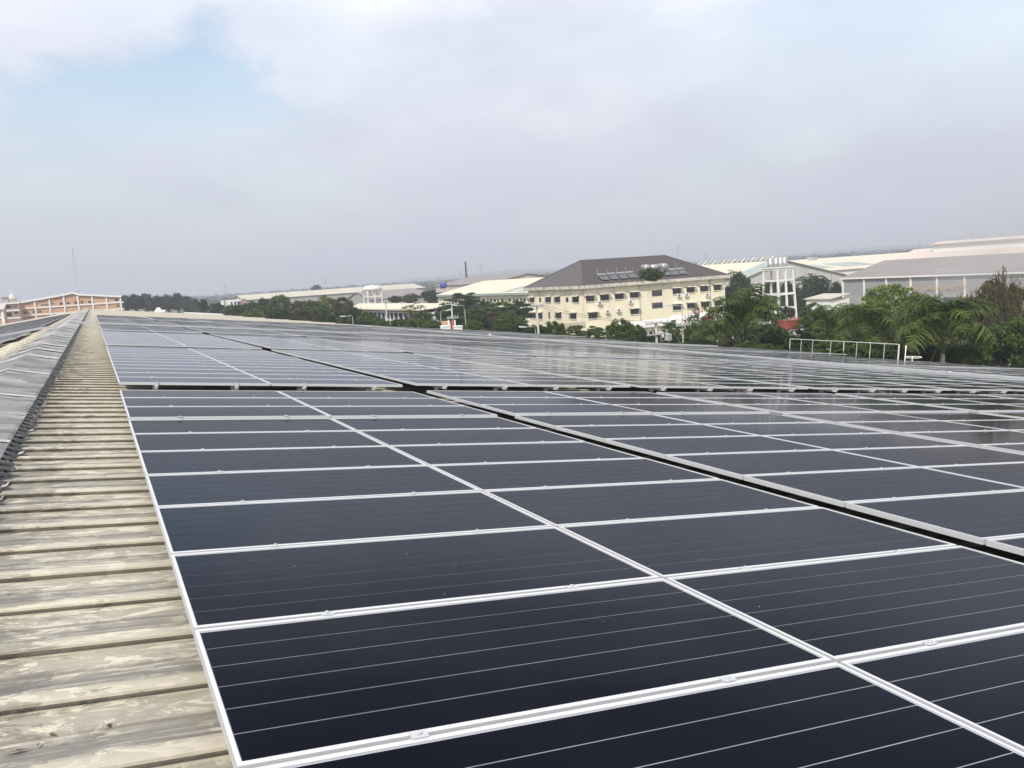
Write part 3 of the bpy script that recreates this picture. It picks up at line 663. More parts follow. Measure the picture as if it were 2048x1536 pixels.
for i, (px, py, lb) in enumerate(((1291, 536, 'left steel water tank above the bush on the brown roof'), (1326, 533.5, 'right steel water tank above the bush on the brown roof'), (1309, 534.5, 'middle steel water tank above the bush on the brown roof'))):
    B = on_slope(px, py+10); o = thing('water_tank', B, lb, 'water tank', 'steel tanks on the brown roof')
    T = at(px, py, (B-CAM).dot(FW)-.8); c = MB(); ax_ = 'y' if i < 2 else 'x'
    if i < 2: c.lathe((T.x, T.y-.8, T.z), [(.001, -.12), (.35, -.05), (.62, .06), (.64, .15), (.64, 1.6), (.001, 1.7)], 16, axis='y')
    else: c.lathe((T.x-.9, T.y, T.z), [(.001, 0), (.55, .1), (.55, 1.7), (.001, 1.8)], 16, axis='x')
    c.build('tank', M_steel, o, smooth=True)
    c = MB()
    for dx in (-.45, .45):
        for dy in (-.5, .6): c.tube([(T.x+dx, T.y+dy, T.z-.5), (T.x+dx, T.y+dy, T.z-3.0)], .05, 5)
    c.build('stand', M_galv, o)

# --- generic hall: gable ends on X, ridge along X, front eave faces the camera
def hall_x(name, label, x0, x1, y0, y1, z_e, z_r, mroof, mwall, z_w0=0, ov=.6, group=None, cat='warehouse'):
    o = thing(name, ((x0+x1)/2, (y0+y1)/2, 0), label, cat, group); ym = (y0+y1)/2
    m = MB(); m.box(x0, y0, 0, x1, y1, z_e-.02)
    for x in (x0, x1): m.tri((x, y0, z_e-.02), (x, y1, z_e-.02), (x, ym, z_r-.15))
    m.build('wall', mwall, o)
    m = MB(); t = .14; zl = z_e-(z_r-z_e)/(ym-y0)*ov
    for s, yy in ((1, y0-ov), (-1, y1+ov)):
        m.hexa([(x0-ov, yy, zl), (x1+ov, yy, zl), (x1+ov, ym, z_r), (x0-ov, ym, z_r)], [(x0-ov, yy, zl+t), (x1+ov, yy, zl+t), (x1+ov, ym, z_r+t), (x0-ov, ym, z_r+t)])
    rf = m.build('roof', mroof, o)
    return o, rf, ym
def hall_y(name, label, x0, x1, y0, y1, z_e, z_r, mroof, mwall, ov=.5, group=None, cat='warehouse'):
    o = thing(name, ((x0+x1)/2, (y0+y1)/2, 0), label, cat, group); xm = (x0+x1)/2
    m = MB(); m.box(x0, y0, 0, x1, y1, z_e-.02)
    for y in (y0, y1): m.tri((x0, y, z_e-.02), (x1, y, z_e-.02), (xm, y, z_r-.15))
    m.build('wall', mwall, o)
    m = MB(); t = .14; zl = z_e-(z_r-z_e)/(xm-x0)*ov
    for xx in (x0-ov, x1+ov):
        m.hexa([(xx, y0-ov, zl), (xx, y1+ov, zl), (xm, y1+ov, z_r), (xm, y0-ov, z_r)], [(xx, y0-ov, zl+t), (xx, y1+ov, zl+t), (xm, y1+ov, z_r+t), (xm, y0-ov, z_r+t)])
    rf = m.build('roof', mroof, o)
    return o, rf, xm
def hall_side(name, label, eave, ridge_px, dep, px_near, mroof, mwall, **k):
    # long side faces -X: far eave corner pixel, far ridge-end pixel, depth of that corner, pixel of the near end
    P = at(eave[0], eave[1], dep); x0, y1, z_e = P.x, P.y, P.z; y0 = yat(px_near, x0, z_e)
    xm = xat(ridge_px[0], y1, z_e+2); z_r = zat(ridge_px[1], xm, y1); xm = xat(ridge_px[0], y1, z_r); z_r = zat(ridge_px[1], xm, y1)
    return hall_y(name, label, x0, 2*xm-x0, y0, y1, z_e, z_r, mroof, mwall, **k) + ((x0, xm, y0, y1, z_e, z_r),)
def facade_x(parent, name, matx, x0, spec, d=.06):
    for (p0, p1, q0, q1) in spec:
        y = yat((p0+p1)/2, x0, 10); z1, z0 = zat(q0, x0, y), zat(q1, x0, y); zm = (z0+z1)/2; a, b = yat(p0, x0, zm), yat(p1, x0, zm)
        m = MB(); m.box(x0-d, min(a, b), z0, x0-.004, max(a, b), z1); m.build(name, matx, parent)
def facade_boxes(parent, name, matx, y0, spec, d=.06):
    # spec rows of (px0, px1, py0, py1) on a wall facing -Y: one part each
    for (p0, p1, q0, q1) in spec:
        x = xat((p0+p1)/2, y0, 10); z1, z0 = zat(q0, x, y0), zat(q1, x, y0); zm = (z0+z1)/2
        m = MB(); m.box(xat(p0, y0, zm), y0-d, z0, xat(p1, y0, zm), y0-.004, z1); m.build(name, matx, parent)

# K: long cream-roofed hall
o, rf, xm, (x0, xm, y0, y1, z_e, z_r) = hall_side('long_hall', 'long hall with a pale cream roof left of the cream building', (877, 589.5), (968, 562.5), 246, 1085, M_creamroof, M_cream, ov=.6)
m = MB(); m.box(x0-.72, y0, z_e-.5, x0-.61, y1, z_e+.02); m.build('eave_gutter', M_green, o)
for k in range(14):
    px = 958+k*7.4; facade_x(o, 'window', M_dark, x0, [(px, px+4.7, 598.2-.015*(px-958), 604.2-.015*(px-958))])
for k in range(18):
    y = y0+(y1-y0)*k/17; m = MB(); m.box(x0-.16, y-.1, 0, x0-.003, y+.1, z_e-.52); m.build('pilaster', M_white, o)
for ya, yb_ in ((.10, .22), (.26, .34)):
    m = MB(); e = lambda f, y: (x0+(xm-x0)*f, y0+(y1-y0)*y, z_e+(z_r-z_e)*f+.17); m.quad(e(.02, ya), e(.02, yb_), e(.40, yb_), e(.40, ya)); m.build('skylight', M_green, rf)
# behind it: grey hall with a shallow ridge, dark lean-to roofs
P = at(1000, 566, 330); xx0, yy0 = P.x, P.y
hall_y('grey_hall', 'low grey hall whose shallow gable shows above the cream roofed hall', xat(985, yy0, 9), xat(1125, yy0, 9), yy0, yy0+60, zat(566, xat(985, yy0, 9), yy0), zat(548.5, xat(1043, yy0, 10), yy0), M_greyroof, M_pinkroof)
P = at(958, 566, 345); m = MB(); lt = thing('lean_to_roof', P, 'dark lean-to shed roof behind the left end of the cream roof', 'shed')
q0, q1, q2, q3 = at(955, 565, 345), at(1003, 557, 345), at(1003, 553, 372), at(975, 556, 372)
m = MB(); m.hexa([q0, q1, q2, q3], [p_+Vector((0, 0, .4)) for p_ in (q0, q1, q2, q3)]); m.build('roof', M_greyroof, lt)
m = MB(); m.hexa([(p_.x, p_.y, 0) for p_ in (q0, q1, q2, q3)], [p_-Vector((0, 0, .02)) for p_ in (q0, q1, q2, q3)]); m.build('wall', M_peachd, lt)

# H: low cream-roofed building with white columns
P = at(700.5, 616.5, 250); x0, y1, z_e = P.x, P.y, P.z; y0 = yat(846, x0, z_e)
lb = thing('canteen_building', (x0+6, (y0+y1)/2, 0), 'low building with a cream hipped roof and white columns below the far water tower', 'building')
xm = x0+7; yr1 = yat(717, xm, z_e+2); zr_ = zat(606.6, xm, yr1); yr0 = yat(873, xm, zr_)
m = MB(); m.add([(x0, y0, z_e), (x0, y1, z_e), (xm, yr1, zr_), (xm, yr0, zr_), (x0+14, y0, z_e), (x0+14, y1, z_e)], [(0, 3, 2, 1), (1, 2, 5), (0, 4, 3), (4, 5, 2, 3)])
m.box(x0-.02, y0, z_e-.35, x0+.1, y1, z_e-.003); m.build('roof', M_creamroof, lb)
m = MB(); m.box(x0+2.2, y0+1, 0, x0+13, y1-1, z_e-.2); m.build('wall', M_dark, lb)
m = MB(); m.box(x0+.8, y0+1, z_e-1.0, x0+2.19, y1-1, z_e-.75); m.build('canopy', M_white, lb)
for px in (724.5, 731.5, 739, 747, 755, 763, 771, 780, 788, 797, 807, 817):
    y = yat(px, x0+1, z_e-2); m = MB(); m.box(x0+.85, y-.17, 0, x0+1.2, y+.17, z_e-1.01); m.build('column', M_white, lb)
m = MB(); y2, y3 = yat(838, x0-2, z_e), yat(868, x0-2, z_e); m.hexa([(x0-2.5, y3, z_e-2.0), (x0+2, y3, z_e-.6), (x0+2, y2, z_e-.6), (x0-2.5, y2, z_e-2.0)], [(x0-2.5, y3, z_e-1.8), (x0+2, y3, z_e-.4), (x0+2, y2, z_e-.4), (x0-2.5, y2, z_e-1.8)]); m.build('annex_roof', M_galv, lb)
gp = MB(); P = at(868, 644, 150); gp.lathe((P.x, P.y, 0), [(9, 0), (6, P.z*.5-.2), (2.6, P.z-.5), (.01, P.z+.6)], 20); tag(gp.build('gravel_heap', M_gravel, base=(P.x, P.y, 0), smooth=True), 'grey rounded gravel heap beside the street lamp', 'gravel heap')

# G: far water tower; P: near white water tower with steel tanks
def water_tower(name, label, px0, px1, py_slab, dep, base_spread, bars):
    A, B = at(px0, py_slab, dep), at(px1, py_slab, dep); c = (A+B)/2; yw = math.atan2(c.x, c.y); w = (B-A).length/2/(abs(math.cos(yw))+abs(math.sin(yw)))
    o = thing(name, (c.x, c.y, 0), label, 'water tower'); zt = c.z; dd = w
    m = MB(); m.box(c.x-w, c.y-dd, zt-.25, c.x+w, c.y+dd, zt+.12); m.box(c.x-w*.94, c.y-dd*.94, zt-.6, c.x+w*.94, c.y+dd*.94, zt-.252); m.build('platform', M_white, o)
    r_ = .17
    for sx in (-1, 0, 1):
        for sy in (-1, 1):
            m = MB(); tx, bx_ = sx*w*.86, sx*w*base_spread; ty, by_ = sy*dd*.86, sy*dd*base_spread
            t, b = Vector((c.x+tx, c.y+ty, zt-.6)), Vector((c.x+bx_, c.y+by_, 0)); e = Vector((r_, 0, 0)); f = Vector((0, r_, 0))
            m.hexa([b-e-f, b+e-f, b+e+f, b-e+f], [t-e-f, t+e-f, t+e+f, t-e+f]); m.build('leg', M_white, o)
    for py in bars:
        z = zat(py, c.x, c.y); k_ = .86+(base_spread-.86)*(zt-z)/zt; q = .13
        m = MB(); a = b = w*k_
        m.box(c.x-a, c.y-b-q, z-.2, c.x+a, c.y-b+q, z+.2); m.box(c.x-a, c.y+b-q, z-.2, c.x+a, c.y+b+q, z+.2)
        m.box(c.x-a-q, c.y-b+q*1.1, z-.2, c.x-a+q, c.y+b-q*1.1, z+.2); m.box(c.x+a-q, c.y-b+q*1.1, z-.2, c.x+a+q, c.y+b-q*1.1, z+.2); m.build('beam', M_white, o)
    return o, c, w, dd, zt
o, c, w, dd, zt = water_tower('water_tower', 'far white water tower with a flat rounded basin behind the low cream roof', 723.5, 764, 577, 300, .95, (593, 612))
m = MB(); m.lathe((c.x, c.y, zt+.12), [(w*1.15, -.9), (w*1.3, -.5), (w*1.3, 0), (w*.95, .05), (w*.9, .75), (w*.8, .9), (.01, .95)], 20); m.build('basin', M_white, o)
m = MB(); m.tube([(c.x+w*.3, c.y, zt+1.1), (c.x+w*.3, c.y, zt+5)], .06, 5); m.build('antenna', M_galv, o)
o, c, w, dd, zt = water_tower('water_tower', 'white concrete water tower carrying four steel tanks right of the cream building', 1524, 1588, 534, 176, 1.06, (560.5, 588, 616))
m = MB(); m.box(c.x-w*1.02, c.y-dd*1.02, zt+.12, c.x+w*1.02, c.y+dd*1.02, zt+.22); m.build('platform_edge', M_galv, o)
for i, (px, lb) in enumerate(((1541, 'leftmost steel tank on the white water tower'), (1552, 'second steel tank from the left on the white water tower'), (1561, 'third steel tank from the left on the white water tower'), (1569, 'rightmost steel tank on the white water tower'))):
    P = at(px, 530, 176+(.7 if i % 2 else -.7)); r_ = .62; zb = zt+.36
    tk = thing('steel_tank', (P.x, P.y, zb), lb, 'water tank', 'steel tanks on the white water tower')
    m = MB(); m.lathe((P.x, P.y, zb), [(.001, 0), (r_, 0), (r_, .05), (r_*1.03, .5), (r_, .52), (r_*1.03, .95), (r_, .97), (r_, 1.35), (r_*.75, 1.55), (.2, 1.68), (.18, 1.75), (.001, 1.76)], 16); m.build('shell', M_steel, tk, smooth=True)
    m = MB(); m.box(P.x-.5, P.y-.5, zb-.13, P.x+.5, P.y+.5, zb-.002); m.build('cradle', M_galv, tk)
m = MB(); P = at(1562, 516, 176); m.tube([(P.x, P.y, zt+.2), (P.x, P.y, zt+4.0)], .04, 5); m.build('antenna', M_galv, o)

# R: grey shed on the right with white columns
o, rf, xm, (x0, xm, y0, y1, z_e, z_r) = hall_side('grey_shed', 'big grey clad shed with white columns and orange lettering behind the palms', (1686, 556), (1771, 521.5), 184, 2300, M_greyroof, M_greywall, ov=.25)
m = MB(); m.box(x0-.45, y0, z_e-.3, x0-.26, y1+.2, z_e+.02); m.build('white_gutter', M_whiteclean, o)
for px in (1686, 1728.5, 1773, 1822, 1874.5, 1930, 1989, 2052, 2118, 2190):
    y = yat(px, x0, z_e); m = MB(); m.box(x0-.2, y-.17, 0, x0-.004, y+.17, z_e-.31); m.build('column', M_whiteclean, o)
zc = zat(593, x0, y1); m = MB(); m.box(x0-.12, y0, 0, x0-.002, y1, zc); m.build('base_wall', M_grey, o)
for px0, px1 in ((1835, 1868), (1888, 1925), (1935, 1985)):
    m = MB(); m.box(x0-.16, yat(px1, x0, 4), 0, x0-.125, yat(px0, x0, 4), zc-.3); m.build('doorway', M_dark, o)
for txt, p0, p1, q in (('PO1', 1812, 1838, 581.5), ('JABB', 1850, 1884, 580.5), ('ASTM', 1893, 1932, 579.5)):
    cu = bpy.data.curves.new('lettering', 'FONT'); cu.body = txt; cu.extrude = .02; cu.size = 1.25
    tmp = bpy.data.objects.new('lettering', cu); COL.objects.link(tmp); bpy.context.view_layer.update()
    me = bpy.data.meshes.new_from_object(tmp.evaluated_get(bpy.context.evaluated_depsgraph_get())); bpy.data.objects.remove(tmp)
    me.materials.clear(); me.materials.append(M_orange); co = [v_.co.x for v_ in me.vertices]; wd_ = max(co)
    a, b = yat(p0, x0, z_e-2), yat(p1, x0, z_e-2); zt_ = zat(q, x0, a)
    q_ = link('lettering', me, o, Vector((x0-.235, a, zt_))-ORG[o.name], (R(90), 0, R(-90)), (abs(b-a)/wd_, 1, 1))
# pinkish bay with a raised monitor behind it
P = at(1771, 532, 215); y1 = P.y; x0 = P.x; y0 = yat(2420, x0, P.z); xr = xat(1832, y1, 13); z_r = zat(499.5, xr, y1)
o, rf, xm = hall_y('pink_hall', 'pinkish roofed hall with a raised ridge monitor behind the grey shed', x0, 2*xr-x0, y0, y1, P.z, z_r, M_pinkroof, M_white)
ye = yat(1866, xr-3, z_r); z0_ = zat(499, xr-3, ye); z1_ = zat(490, xr-3, ye); zr2 = zat(484.5, xr, ye)
m = MB(); m.box(xr-3, y0, z0_-1, xr+3, ye, z1_); m.build('monitor_wall', M_whiteclean, o)
m = MB()
for s_ in (-1, 1): m.hexa([(xr+s_*3.6, y0, z1_), (xr+s_*3.6, ye+.4, z1_), (xr, ye+.4, zr2), (xr, y0, zr2)], [(xr+s_*3.6, y0, z1_+.2), (xr+s_*3.6, ye+.4, z1_+.2), (xr, ye+.4, zr2+.2), (xr, y0, zr2+.2)])
m.build('monitor_roof', M_pinkroof, o)
# Q: pale gabled hall and long beige roof behind the tower
P = at(1495, 553, 236); xx0, yy0, zq = P.x, P.y, P.z; xm = xat(1570, yy0, 11); zq1 = zat(521, xm, yy0); xx1 = xat(1735, yy0, 8); zq2 = zat(560, xx1, yy0); yy1 = yy0+75
o = thing('pale_gable_hall', (xm, yy0, 0), 'pale hall with a wide white gable behind the white water tower', 'warehouse')
m = MB(); m.add([(xx0, yy0, 0), (xx1, yy0, 0), (xx1, yy0, zq2-.05), (xm, yy0, zq1-.1), (xx0, yy0, zq-.05), (xx0, yy1, 0), (xx1, yy1, 0), (xx1, yy1, zq2-.05), (xm, yy1, zq1-.1), (xx0, yy1, zq-.05)], [(0, 1, 2, 3, 4), (9, 8, 7, 6, 5), (0, 4, 9, 5), (1, 6, 7, 2)]); m.build('wall', M_palewall, o)
m = MB()
for a, za, b, zb in ((xx0-.6, zq-.25, xm, zq1), (xx1+.6, zq2-.15, xm, zq1)): m.hexa([(a, yy0-.5, za), (a, yy1, za), (b, yy1, zb), (b, yy0-.5, zb)], [(a, yy0-.5, za+.16), (a, yy1, za+.16), (b, yy1, zb+.16), (b, yy0-.5, zb+.16)])
rf = m.build('roof', M_creamroof, o)
for px in (1500, 1530, 1555, 1590, 1612, 1636, 1662, 1684):
    x = xat(px, yy0, 8); zz1 = zq+(zq1-zq)*(x-xx0)/(xm-xx0) if x < xm else zq1+(zq2-zq1)*(x-xm)/(xx1-xm)
    m = MB(); m.box(x-.09, yy0-.12, 0, x+.09, yy0-.004, zz1-.3); m.build('rib', M_grey, o)
m = MB(); x = xat(1642, yy0, 8); z = zat(564, x, yy0); m.box(x-.5, yy0-.15, z-.8, x+.5, yy0-.004, z+.8); m.build('window', M_dark, o)
e = lambda f, y: (xx0-.6+(xm-xx0+.6)*f, y, zq-.25+(zq1-zq+.25)*f+.18)
m = MB(); m.quad(e(.03, yy0-.45), e(.97, yy0-.45), e(.97, yy0+7), e(.03, yy0+7)); m.build('skylight', M_green, rf)
P = at(1380, 556, 330); xx0, yy0 = P.x, P.y
zf = lambda px, py, y: zat(py, xat(px, y, 10), y)
o, rf, ym = hall_x('long_beige_hall', 'very long beige roofed hall stretching behind both water tower and grey shed', xat(1330, yy0, 8), xat(2300, yy0, 8), yy0, yy0+110, zf(1600, 543, yy0)-.6, zf(1700, 513, yy0+55), M_creamroof, M_white)
ze2 = zf(1600, 543, yy0)-.6; zr3 = zf(1700, 513, yy0+55)
m = MB()
for px in (1640, 1690, 1725):
    def sp(f, X): return Vector((X, yy0+55*f, ze2+(zr3-ze2)*f+.2))
    a = xat(px, yy0+10, 9); m.quad(sp(.18, a), sp(.18, a+9), sp(.5, a+13), sp(.5, a+4))
m.build('skylight', M_green, rf)
m = MB(); P = at(1624, 515, 360); m.box(P.x-1.5, P.y-1, P.z-1.2, P.x+2.2, P.y+1, P.z+.1); m.build('roof_vent', M_pinkroof, o)
for px, py in ((1424, 534), (1462, 532), (1487, 531), (1520, 529)):
    P = at(px, py, 345); m = MB(); m.box(P.x-.7, P.y-.5, P.z-.8, P.x+.7, P.y+.5, P.z+.4); m.build('roof_vent', M_greyroof, o)
rw = thing('skylight_roof', at(1470, 525, 400), 'row of slanted white and green skylights on a far roof', 'roof')
P0 = at(1395, 534, 400)
m = MB(); A, B = at(1385, 533, 392), at(1545, 522, 392); m.box(A.x, A.y, 0, B.x, A.y+40, A.z-.4); m.build('wall', M_white, rw)
for k in range(16):
    px = 1393+k*9.6; py = 531.5-k*.72; a, b = at(px, py, 390), at(px+5.2, py-.4, 390); h = Vector((5.0, 3, 1.5))
    m = MB(); m.hexa([a, b, b+h, a+h], [p_+Vector((0, 0, .3)) for p_ in (a, b, b+h, a+h)]); m.build('skylight', M_farroof if k % 2 else M_green, rw)
# small pale outbuilding left of the grey shed
P = at(1664, 598, 160); xx0 = xat(1660, P.y, 8)
m = MB(); ob = thing('outbuilding', (P.x, P.y, 0), 'small pale outbuilding with a sloping roof beside the grey shed', 'shed')
x1_ = xat(1698, P.y, 8); m.box(xx0, P.y, 0, x1_, P.y+6, P.z-.1); m.build('wall', M_white, ob)
m = MB(); za = zat(588, x1_, P.y); m.hexa([(xx0-.3, P.y-.4, P.z-.05), (x1_, P.y-.4, za), (x1_, P.y+6.4, za), (xx0-.3, P.y+6.4, P.z-.05)], [(xx0-.3, P.y-.4, P.z+.12), (x1_, P.y-.4, za+.17), (x1_, P.y+6.4, za+.17), (xx0-.3, P.y+6.4, P.z+.12)]); m.build('roof', M_farroof, ob)

# low white-roofed wing in front of the cream building
P = at(1330, 655, 128); wg = thing('low_wing', (P.x, P.y, 0), 'low wing with a white flat roof in front of the cream building', 'building')
def slab(px0, px1, py, dep, depth_m, th, part='roof', mt=M_whiteclean):
    A = at(px0, py, dep); x1 = xat(px1, A.y, A.z); m = MB(); m.box(A.x, A.y, A.z-th, x1, A.y+depth_m, A.z); m.build(part, mt, wg); return A, x1
A, x1_ = slab(1425, 1561, 640-6, 122, 10, .5)
m = MB(); m.box(A.x+.4, A.y+.5, 0, x1_-.6, A.y+9, A.z-.52); m.build('wall', M_white, wg)
A2, x2_ = slab(1290, 1424, 650, 124, 9, .4)
m = MB(); m.box(A2.x+.4, A2.y+.5, 0, x2_-.2, A2.y+8, A2.z-.42); m.build('wall', M_cream, wg)
for k in range(5):
    x = xat(1442+k*4.6, A.y+.5, 8); z = zat(644, x, A.y+.5); m = MB(); m.box(x-.12, A.y+.42, z-.2, x+.12, A.y+.496, z+.2); m.build('window', M_dark, wg)

# A: peach factory at the far end of the ridge
P = at(150, 608, 262); y0 = P.y
pf = thing('peach_factory', (P.x, P.y, 0), 'peach coloured factory with white columns beyond the end of the ridge', 'factory')
def FZ(px, py): x = xat(px, y0, 15); return (x, zat(py, x, y0))
top_l = [(40, 604), (119, 590.5), (128, 589), (148, 584.5), (160, 588), (243, 592)]
pts = [FZ(*p) for p in top_l]
m = MB(); vs = [(x, y0, z-.2) for x, z in pts]+[(x, y0+24, z-.2) for x, z in pts]+[(x, y0, 0) for x, z in pts]+[(x, y0+24, 0) for x, z in pts]; n = len(pts)
m.add(vs, [(2*n+i, 2*n+i+1, i+1, i) for i in range(n-1)]+[(3*n+i+1, 3*n+i, n+i, n+i+1) for i in range(n-1)]+[(i, i+1, n+i+1, n+i) for i in range(n-1)]+[(2*n, 0, n, 3*n), (3*n-1, 4*n-1, 2*n-1, n-1)]); m.build('wall', M_peach, pf)
for (p, q) in zip(pts, pts[1:]):
    m = MB(); m.hexa([(p[0], y0-.5, p[1]-.45), (q[0], y0-.5, q[1]-.45), (q[0], y0+25, q[1]-.45), (p[0], y0+25, p[1]-.45)], [(p[0], y0-.5, p[1]+.1), (q[0], y0-.5, q[1]+.1), (q[0], y0+25, q[1]+.1), (p[0], y0+25, p[1]+.1)]); m.build('roof_edge', M_whiteclean, pf)
for px, py in ((41, 604), (70.5, 600.5), (100, 596.5), (129, 589), (157, 588), (185.5, 590), (213.5, 591), (241.5, 592)):
    x, z = FZ(px, py); m = MB(); m.box(x-.2, y0-.3, 0, x+.2, y0-.005, z-.47); m.build('column', M_whiteclean, pf)
m = MB(); a, b = FZ(12, 619.5), FZ(247, 604.5); zb_ = (a[1]+b[1])/2; m.box(a[0], y0-.24, zb_-.2, b[0], y0-.006, zb_+.2); m.build('band', M_whiteclean, pf)
m = MB(); z2_ = zat(634, FZ(12, 634)[0], y0); m.box(a[0], y0-.24, z2_-.2, b[0], y0-.006, z2_+.2); m.build('band', M_whiteclean, pf)
for (p0, p1, q0, q1) in ((120, 126, 605, 609.5), (134, 139.5, 604, 608), (149, 154.5, 603, 608), (162, 167, 602, 606.5), (176.5, 182.5, 601.5, 606), (230.5, 236.5, 597, 602), (188, 194, 592.5, 594), (47, 52.5, 623, 627.5), (64, 70, 621.5, 626), (75.5, 81.5, 621, 625), (232, 238, 610, 613)):
    x0_, z1_ = FZ(p0, q0); x1_, z0_ = FZ(p1, q1); m = MB(); m.box(x0_, y0-.06, z0_, x1_, y0-.004, z1_); f_ = m.build('window', M_wframe, pf)
    m = MB(); xm_ = (x0_+x1_)/2; m.box(x0_+.1, y0-.075, z0_+.1, xm_-.06, y0-.062, z1_-.1); m.box(xm_+.06, y0-.075, z0_+.1, x1_-.1, y0-.062, z1_-.1); m.build('pane', M_glassw, f_)
for px, py in ((84.5, 610), (89.5, 609.6), (94, 609.2), (98.5, 608.6), (106, 606.8)):
    x, z = FZ(px, py); m = MB(); m.box(x-.3, y0-.06, z-.18, x+.3, y0-.004, z+.18); m.build('vent', M_wframe, pf)
yb = y0-3; ax_ = thing('stair_block', (xat(25, yb, 14), yb, 0), 'mauve stair block with white parapet left of the peach factory', 'building')
m = MB(); xa, xb = xat(10, yb, 14), xat(40, yb, 14); zt2 = zat(607, xb, yb); m.box(xa, yb, 0, xb, yb+8, zt2); m.build('wall', M_peachd, ax_)
m = MB(); m.box(xa-.2, yb-.2, zt2+.002, xb+.2, yb+8.2, zt2+.45); m.build('parapet', M_whiteclean, ax_)
for p0, p1, q0, q1 in ((14, 24, 611, 617), (27, 30, 611.5, 615), (33, 36, 611, 614.5), (29, 37, 624, 628), (14, 24, 625, 633)):
    m = MB(); x0_, x1_ = xat(p0, yb, 13), xat(p1, yb, 13); m.box(x0_, yb-.06, zat(q1, x0_, yb), x1_, yb-.004, zat(q0, x0_, yb)); m.build('window', M_glassw, ax_)
for py in (620, 635): m = MB(); z = zat(py, xb, yb); m.box(xa, yb-.1, z-.22, xb, yb-.003, z+.22); m.build('band', M_whiteclean, ax_)
P = at(29, 606.4, 258); tk = thing('round_tank', (P.x, P.y, zt2+.45), 'round cream water tank on the mauve stair block', 'water tank')
m = MB(); r_ = 1.0; zb = zt2+.46; m.lathe((P.x, yb+2, zb), [(.001, 0), (r_, 0), (r_, 1.0), (r_*1.04, 1.02), (r_*1.04, 1.12), (r_, 1.14), (r_, 2.0), (r_*.9, 2.1), (.3, 2.18), (.3, 2.3), (.001, 2.31)], 18); m.build('shell', M_pole, tk, smooth=True)
m = MB(); m.tube([(P.x-.2, yb+2, zb+2.3), (P.x-.2, yb+2, zb+3.5)], .14, 6); m.build('pipe', M_whiteclean, tk)
P = at(15, 606, 258); bxk = MB(); bxk.box(P.x-.9, yb+1.5, zt2+.46, P.x+.7, yb+3, zt2+1.9); bxk.box(P.x-1.1, yb+1.3, zt2+1.9, P.x+.9, yb+3.2, zt2+2.15); tag(bxk.build('roof_kiosk', M_grey, base=(P.x, yb+2, zt2+.46)), 'small grey roof kiosk beside the round cream tank', 'kiosk')
yb2 = y0-30; P = at(-10, 640, 210); nb = thing('peach_annex', (xat(-20, yb2, 12), yb2, 0), 'near peach annex with a grey roof cut by the left picture edge', 'building')
m = MB(); xb = xat(7.5, yb2, 13); zt3 = zat(618, xb, yb2); m.box(xb-25, yb2, 0, xb, yb2+10, zt3); m.build('wall', M_peach, nb)
m = MB(); m.hexa([(xb-25, yb2-.5, zt3), (xb+.4, yb2-.5, zt3), (xb+.4, yb2+10, zt3+1.3), (xb-25, yb2+10, zt3+1.3)], [(xb-25, yb2-.5, zt3+.3), (xb+.4, yb2-.5, zt3+.3), (xb+.4, yb2+10, zt3+1.6), (xb-25, yb2+10, zt3+1.6)]); m.build('roof', M_farroof, nb)
m = MB(); m.box(xb-.5, yb2-.2, 0, xb+.15, yb2-.004, zt3-.01); m.box(xb-25, yb2-.62, zt3-.1, xb+.4, yb2-.51, zt3+.3); m.build('white_trim', M_whiteclean, nb)
m = MB(); z = zat(635, xb, yb2); m.box(xb-25, yb2-.15, z-.25, xb-.5, yb2-.004, z+.25); m.build('band', M_whiteclean, nb)

# E, F, I: small block, far long roof, grey-roofed hall, blue tank
P = at(449, 611, 420); y_ = P.y; sb = thing('small_block', (P.x, P.y, 0), 'small white block with maroon sides beyond the left trees', 'building')
xa, xb = xat(448, y_, 12), xat(491, y_, 12); zt4 = zat(601, xa, y_)
m = MB(); m.box(xa, y_, 0, xb, y_+12, zt4); m.build('wall', M_white, sb)
for p0, p1 in ((447.5, 450.5), (482, 491.5)): m = MB(); m.box(xat(p0, y_, 12), y_-.3, 0, xat(p1, y_, 12), y_-.004, zt4+.2); m.build('side_wall', M_peachd, sb)
for p0, p1 in ((461, 464), (468, 471.5), (474, 481)): m = MB(); m.box(xat(p0, y_, 12), y_-.2, zt4-3.2, xat(p1, y_, 12), y_-.005, zt4-.9); m.build('window', M_glassw, sb)
P = at(492, 599, 470); y_ = P.y
hall_x('far_long_hall', 'very long pale roof stretching low across the distance on the left', xat(488, y_, 12), xat(850, y_, 9), y_, y_+44, zat(600, xat(492, y_, 12), y_), zat(588, xat(520, y_+22, 14), y_+22), M_farroof, M_grey)
facade = []
P = at(700, 600, 400); y_ = P.y
hall_x('grey_roof_hall', 'grey roofed hall standing left of the blue tank', xat(742, y_, 9), xat(858, y_, 9), y_, y_+44, zat(590, xat(850, y_, 9), y_)-.3, zat(575, xat(855, y_+22, 9), y_+22), M_greyroof, M_grey)
P = at(886, 572, 345); bt = thing('blue_tank', P, 'blue water tank on a stand behind the trees left of the chimney', 'water tank')
m = MB(); m.lathe((P.x, P.y, P.z-1.0), [(.001, 0), (1.15, 0), (1.2, .9), (1.15, 1.9), (.5, 2.2), (.001, 2.25)], 14); m.build('shell', M_blue, bt, smooth=True)
m = MB(); m.lathe((P.x+1.0, P.y, P.z-.4), [(.001, 0), (.6, 0), (.62, 1.4), (.3, 1.8), (.001, 1.85)], 12); m.build('side_tank', M_blue, bt, smooth=True)
m = MB(); [m.tube([(P.x+dx, P.y+dy, 0), (P.x+dx, P.y+dy, P.z-1.01)], .09, 5) for dx in (-.9, .9) for dy in (-.8, .8)]; m.build('stand', M_galv, bt)
